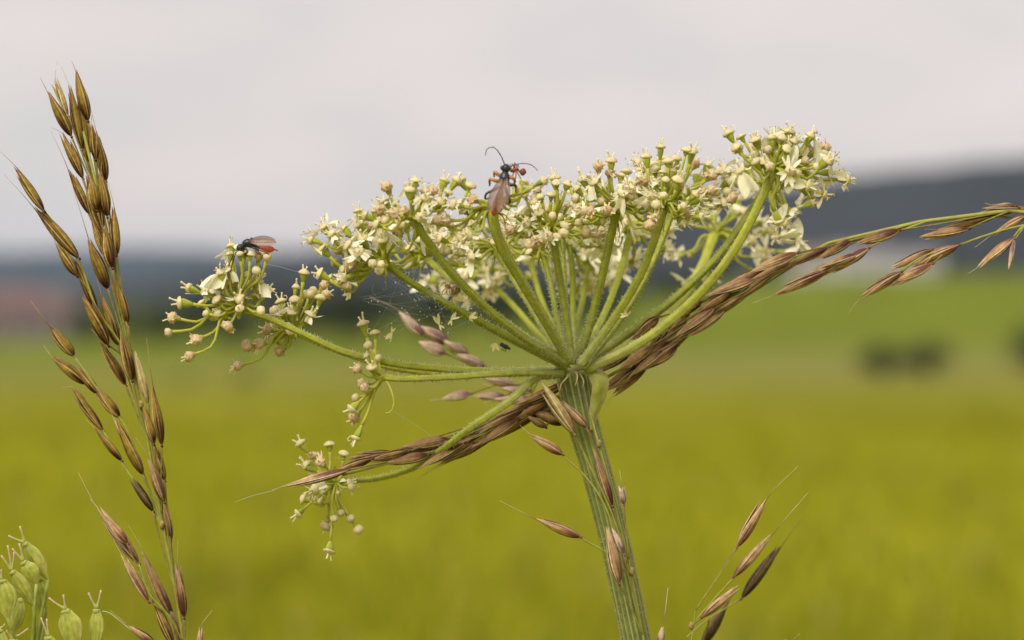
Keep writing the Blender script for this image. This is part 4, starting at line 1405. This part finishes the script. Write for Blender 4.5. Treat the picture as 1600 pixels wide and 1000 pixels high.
# wasp resting on the left umbellet
DL = -12.0
w2 = thing('parasitic_wasp', P(390, 392, DL), 'black wasp with red abdomen resting on the outlying umbellet beside the grass panicle', 'wasp')
bp2 = [(370.5, 391), (373, 389), (376.5, 386.5), (380, 383.5), (383, 381), (387, 379.5), (392, 381), (397, 383.5), (402, 386), (408, 387.5), (415, 389), (421, 389.5), (426, 389.5), (429, 390)]
br2 = [1.5, 5.5, 6.2, 3.6, 5.8, 6.8, 6.2, 4.4, 2.0, 4.0, 5.2, 5.4, 4.0, 1.2]
p2 = [P(x, y, DL) for x, y in bp2]
fine = []
for i in range(len(p2) - 1):
    for k in range(4):
        fine.append(p2[i].lerp(p2[i + 1], k / 4))
fine.append(p2[-1])
m2 = len(p2)
r2 = lambda t: PX * (lambda q: br2[min(m2 - 1, int(q))] + (br2[min(m2 - 1, int(q) + 1)] - br2[min(m2 - 1, int(q))]) * (q - int(q)))(t * (m2 - 1))
b = MB()
b.tube(fine, r2, 16, lambda t, a: BLK if t * (m2 - 1) < 8.7 else mix(RED, ORG, 0.25 + 0.25 * math.sin(t * 80)))
b.build('body', M_BUG, w2)
b = MB()
b.ball(P(374.5, 386.5, DL - 0.45), RT * PX * 2.6, FWD * PX * 2.2, UP * PX * 3.4, 10, 8, (0.03, 0.03, 0.035))
b.build('eye', M_BUG, w2)
antenna(w2, [(372, 391, DL - .3), (367, 398, DL - .5), (364, 408, DL - .5), (362, 416, DL - .5), (360, 425, DL - .5)], 1.4, (0.06, 0.03, 0.02))
antenna(w2, [(373, 388, DL + .3), (366, 396, DL + 1), (361, 406, DL + 1.5), (357, 416, DL + 1.5)], 1.2, (0.06, 0.03, 0.02))
lobe_wing(w2, [(388, 377, DL - .5), (400, 378.5, DL - .7), (415, 379, DL - .8), (432, 378.5, DL - .7)], 7, (UP + FWD * 0.5))
lobe_wing(w2, [(388, 376, DL + .5), (402, 374.5, DL + .8), (418, 374.5, DL + .9), (430, 376, DL + .8)], 6.5, (UP - FWD * 0.6))
leg(w2, [(382, 386, DL), (386, 394, DL - .6), (382, 397, DL - .6), (386, 400, DL)], 1.9, BLK, BLK)
leg(w2, [(390, 385, DL), (398, 389, DL - .7), (401, 395, DL - .7), (407, 397, DL - .2)], 2.2, BLK, (0.2, 0.07, 0.02))
leg(w2, [(396, 386, DL), (408, 391, DL - .7), (417, 395, DL - .7), (423, 404, DL - .2)], 2.3, BLK, (0.22, 0.08, 0.02), 0.35)
leg(w2, [(384, 386, DL + .5), (380, 393, DL + 1), (377, 398, DL + 1)], 1.7, BLK, BLK)
leg(w2, [(390, 377, DL + .6), (393, 372, DL + 1.2), (395, 384, DL + 2.2)], 1.7, BLK, BLK)
leg(w2, [(396, 386, DL + .6), (404, 393, DL + 1.6), (408, 399, DL + 1.2)], 1.9, BLK, (0.2, 0.07, 0.02))
b = MB()
b.tube([P(428, 390, DL), P(434, 391.2, DL)], PX * 0.8, 6, BLK)
b.build('ovipositor', M_BUG, w2)

# spider
DS = -20.0
spd = thing('small_spider', P(706, 452, DS + 0.5), 'tiny round brown spider hanging in the cobweb under the umbel rays', 'spider')
sp_pts = [(695, 446), (697, 447), (700, 448), (702.5, 449), (704.5, 449.5), (707, 450.5), (711, 452), (715.5, 453), (719, 453.5), (720, 453.5)]
sr = [0.8, 3.2, 4.2, 3.2, 1.6, 5.4, 7.6, 6.6, 3.4, 0.6]
q2 = [P(x, y, DS) for x, y in sp_pts]
fine = []
for i in range(len(q2) - 1):
    for k in range(4):
        fine.append(q2[i].lerp(q2[i + 1], k / 4))
fine.append(q2[-1])
m3 = len(q2)
r3 = lambda t: PX * (lambda q: sr[min(m3 - 1, int(q))] + (sr[min(m3 - 1, int(q) + 1)] - sr[min(m3 - 1, int(q))]) * (q - int(q)))(t * (m3 - 1))
b = MB()
b.tube(fine, r3, 16, lambda t, a: mix((0.34, 0.20, 0.07), (0.10, 0.055, 0.02), 0.5 + 0.5 * math.sin(t * 55) if t > 0.45 else 0.2))
b.build('body', M_BUG, spd)
for pp in [[(698, 449), (692, 455), (690, 461), (680, 463)], [(699, 450), (694, 460), (684, 458), (676, 449)], [(700, 450), (698, 458), (703, 462), (712, 461)], [(702, 451), (703, 459), (709, 463), (717, 460)],
           [(698, 446), (694, 442), (690, 446), (684, 452)], [(700, 446), (697, 441), (692, 441), (688, 447)], [(701, 446), (704, 441), (710, 442), (716, 443)], [(702, 447), (706, 443), (714, 444), (721, 448)]]:
    leg(spd, [(x, y, DS - 0.4 + 0.2 * i) for i, (x, y) in enumerate(pp)], 1.0, (0.36, 0.24, 0.10), (0.45, 0.38, 0.2), 0.6)

# two little dark flies
for fx, fy, dd, ang, lb in [(685, 325, -26, 0.15, 'tiny dark fly among the flowers between two left umbellets'), (789, 541, -11, -0.5, 'tiny black fly caught under the long umbel ray near the hub')]:
    fl = thing('tiny_fly', P(fx, fy, dd), lb, 'fly')
    ca, sa_ = math.cos(ang), math.sin(ang)
    X, Y = RT * ca + UP * sa_, UP * ca - RT * sa_
    c = P(fx, fy, dd)
    b = MB()
    b.tube([c + X * PX * q for q in (-9, -8, -5, -2, 0, 3, 6, 8, 9.5)], lambda t: PX * [0.6, 2.6, 3.6, 2.8, 3.6, 3.6, 1.6, 2.6, 0.5][min(8, int(t * 8.01))], 10, (0.02, 0.02, 0.025))
    b.build('body', M_BUG, fl)
    for s in (-1, 1):
        b = MB()
        b.grid([[(c + X * PX * (2 - 11 * t) + (FWD * s * 0.8 + Y * 0.5) * PX * (v * 3 * math.sin(math.pi * (0.1 + 0.85 * t)) + 4 * t) , (0.2, 0.2, 0.22)) for v in (-1, 0, 1)] for t in (0, .25, .5, .75, 1)])
        b.build('wing', M_WING, fl)
        for k in range(3):
            b = MB()
            o = c + X * PX * (-2 + 3 * k)
            b.tube(spline([o, o - Y * PX * 4 - FWD * s * PX * 4, o - Y * PX * 8 - FWD * s * PX * 3], 6), PX * 0.6, 5, (0.02, 0.02, 0.02))
            b.build('leg', M_BUG, fl)

# cobweb with dust and shed petals
web = thing('cobweb', P(690, 470, -16), 'fine dusty cobweb stretched under the left rays of the umbel', 'cobweb')
b = MB()
anch = [(604, 425, -17), (625, 432, -17), (660, 455, -16), (700, 477, -15), (740, 500, -14), (668, 408, 10), (690, 428, -20), (720, 448, -22), (760, 485, -18), (640, 510, -8), (612, 505, -6), (575, 470, -8), (655, 500, -10), (700, 520, -12), (590, 530, -9), (680, 470, -19)]
for i in range(34):
    a1, a2 = R.sample(anch, 2)
    p, q = P(a1[0] + R.uniform(-14, 14), a1[1] + R.uniform(-8, 8), a1[2]), P(a2[0] + R.uniform(-14, 14), a2[1] + R.uniform(-8, 8), a2[2])
    m = p.lerp(q, 0.5) - UPV * (p - q).length * 0.05
    b.tube(spline([p, m, q], 8), PX * 0.16, 3, (0.75, 0.78, 0.78))
for a1, a2 in [((402, 411, -9), (462, 424, 0)), ((462, 424, 0), (474, 428, 0)), ((430, 766, -2), (366, 785, -1)), ((610, 640, -3), (700, 700, 0))]:
    p, q = P(*a1), P(*a2)
    b.tube(spline([p, p.lerp(q, .5) + UPV * PX * 2, q], 8), PX * 0.35, 3, (0.75, 0.76, 0.72))
tag(b.build('thread', M_SILK, web), kind='stuff')
b = MB()
for i in range(70):
    a1, a2 = R.sample(anch, 2)
    p = P(*a1).lerp(P(*a2), R.random())
    r = PX * R.uniform(0.5, 1.2)
    b.ball(p, RT * r, FWD * r, UP * r, 5, 4, (0.8, 0.78, 0.65))
tag(b.build('dust', M_FLOWER, web), kind='stuff')
for i, (x, y, dd) in enumerate([(686, 507, -14), (612, 519, -9), (705, 499, -16), (733, 496, -17), (727, 470, -15), (773, 536, -12), (978, 494, -9), (548, 458, -14)]):
    b = MB()
    lab = ['shed cream petal caught in the cobweb below a ray', 'tiny shed petal hanging in the web above the drooping umbellet', 'shed petal stuck under the long left ray', 'shed petal lying on the long left ray',
           'shed petal below the spider', 'shed petal stuck beside the tiny black fly', 'shed petal clinging to a ray right of the hub', 'withered petal hanging below the white left umbellet'][i]
    c = P(x, y, dd)
    petal(b, c, (RT * R.uniform(-1, 1) + UP * R.uniform(-1, 1)).normalized(), (-FWD + rdir() * 0.4).normalized(), PX * 12, PX * 11, CREAM, R.uniform(-0.8, 0.8))
    petal(b, c, (RT * R.uniform(-1, 1) + UP * R.uniform(-1, 1)).normalized(), (-FWD + rdir() * 0.4).normalized(), PX * 9, PX * 7, CREAM, R.uniform(-0.8, 0.8))
    tag(b.build('shed_petal', M_FLOWER), lab, 'petal', 'shed petals in the web and on the rays')
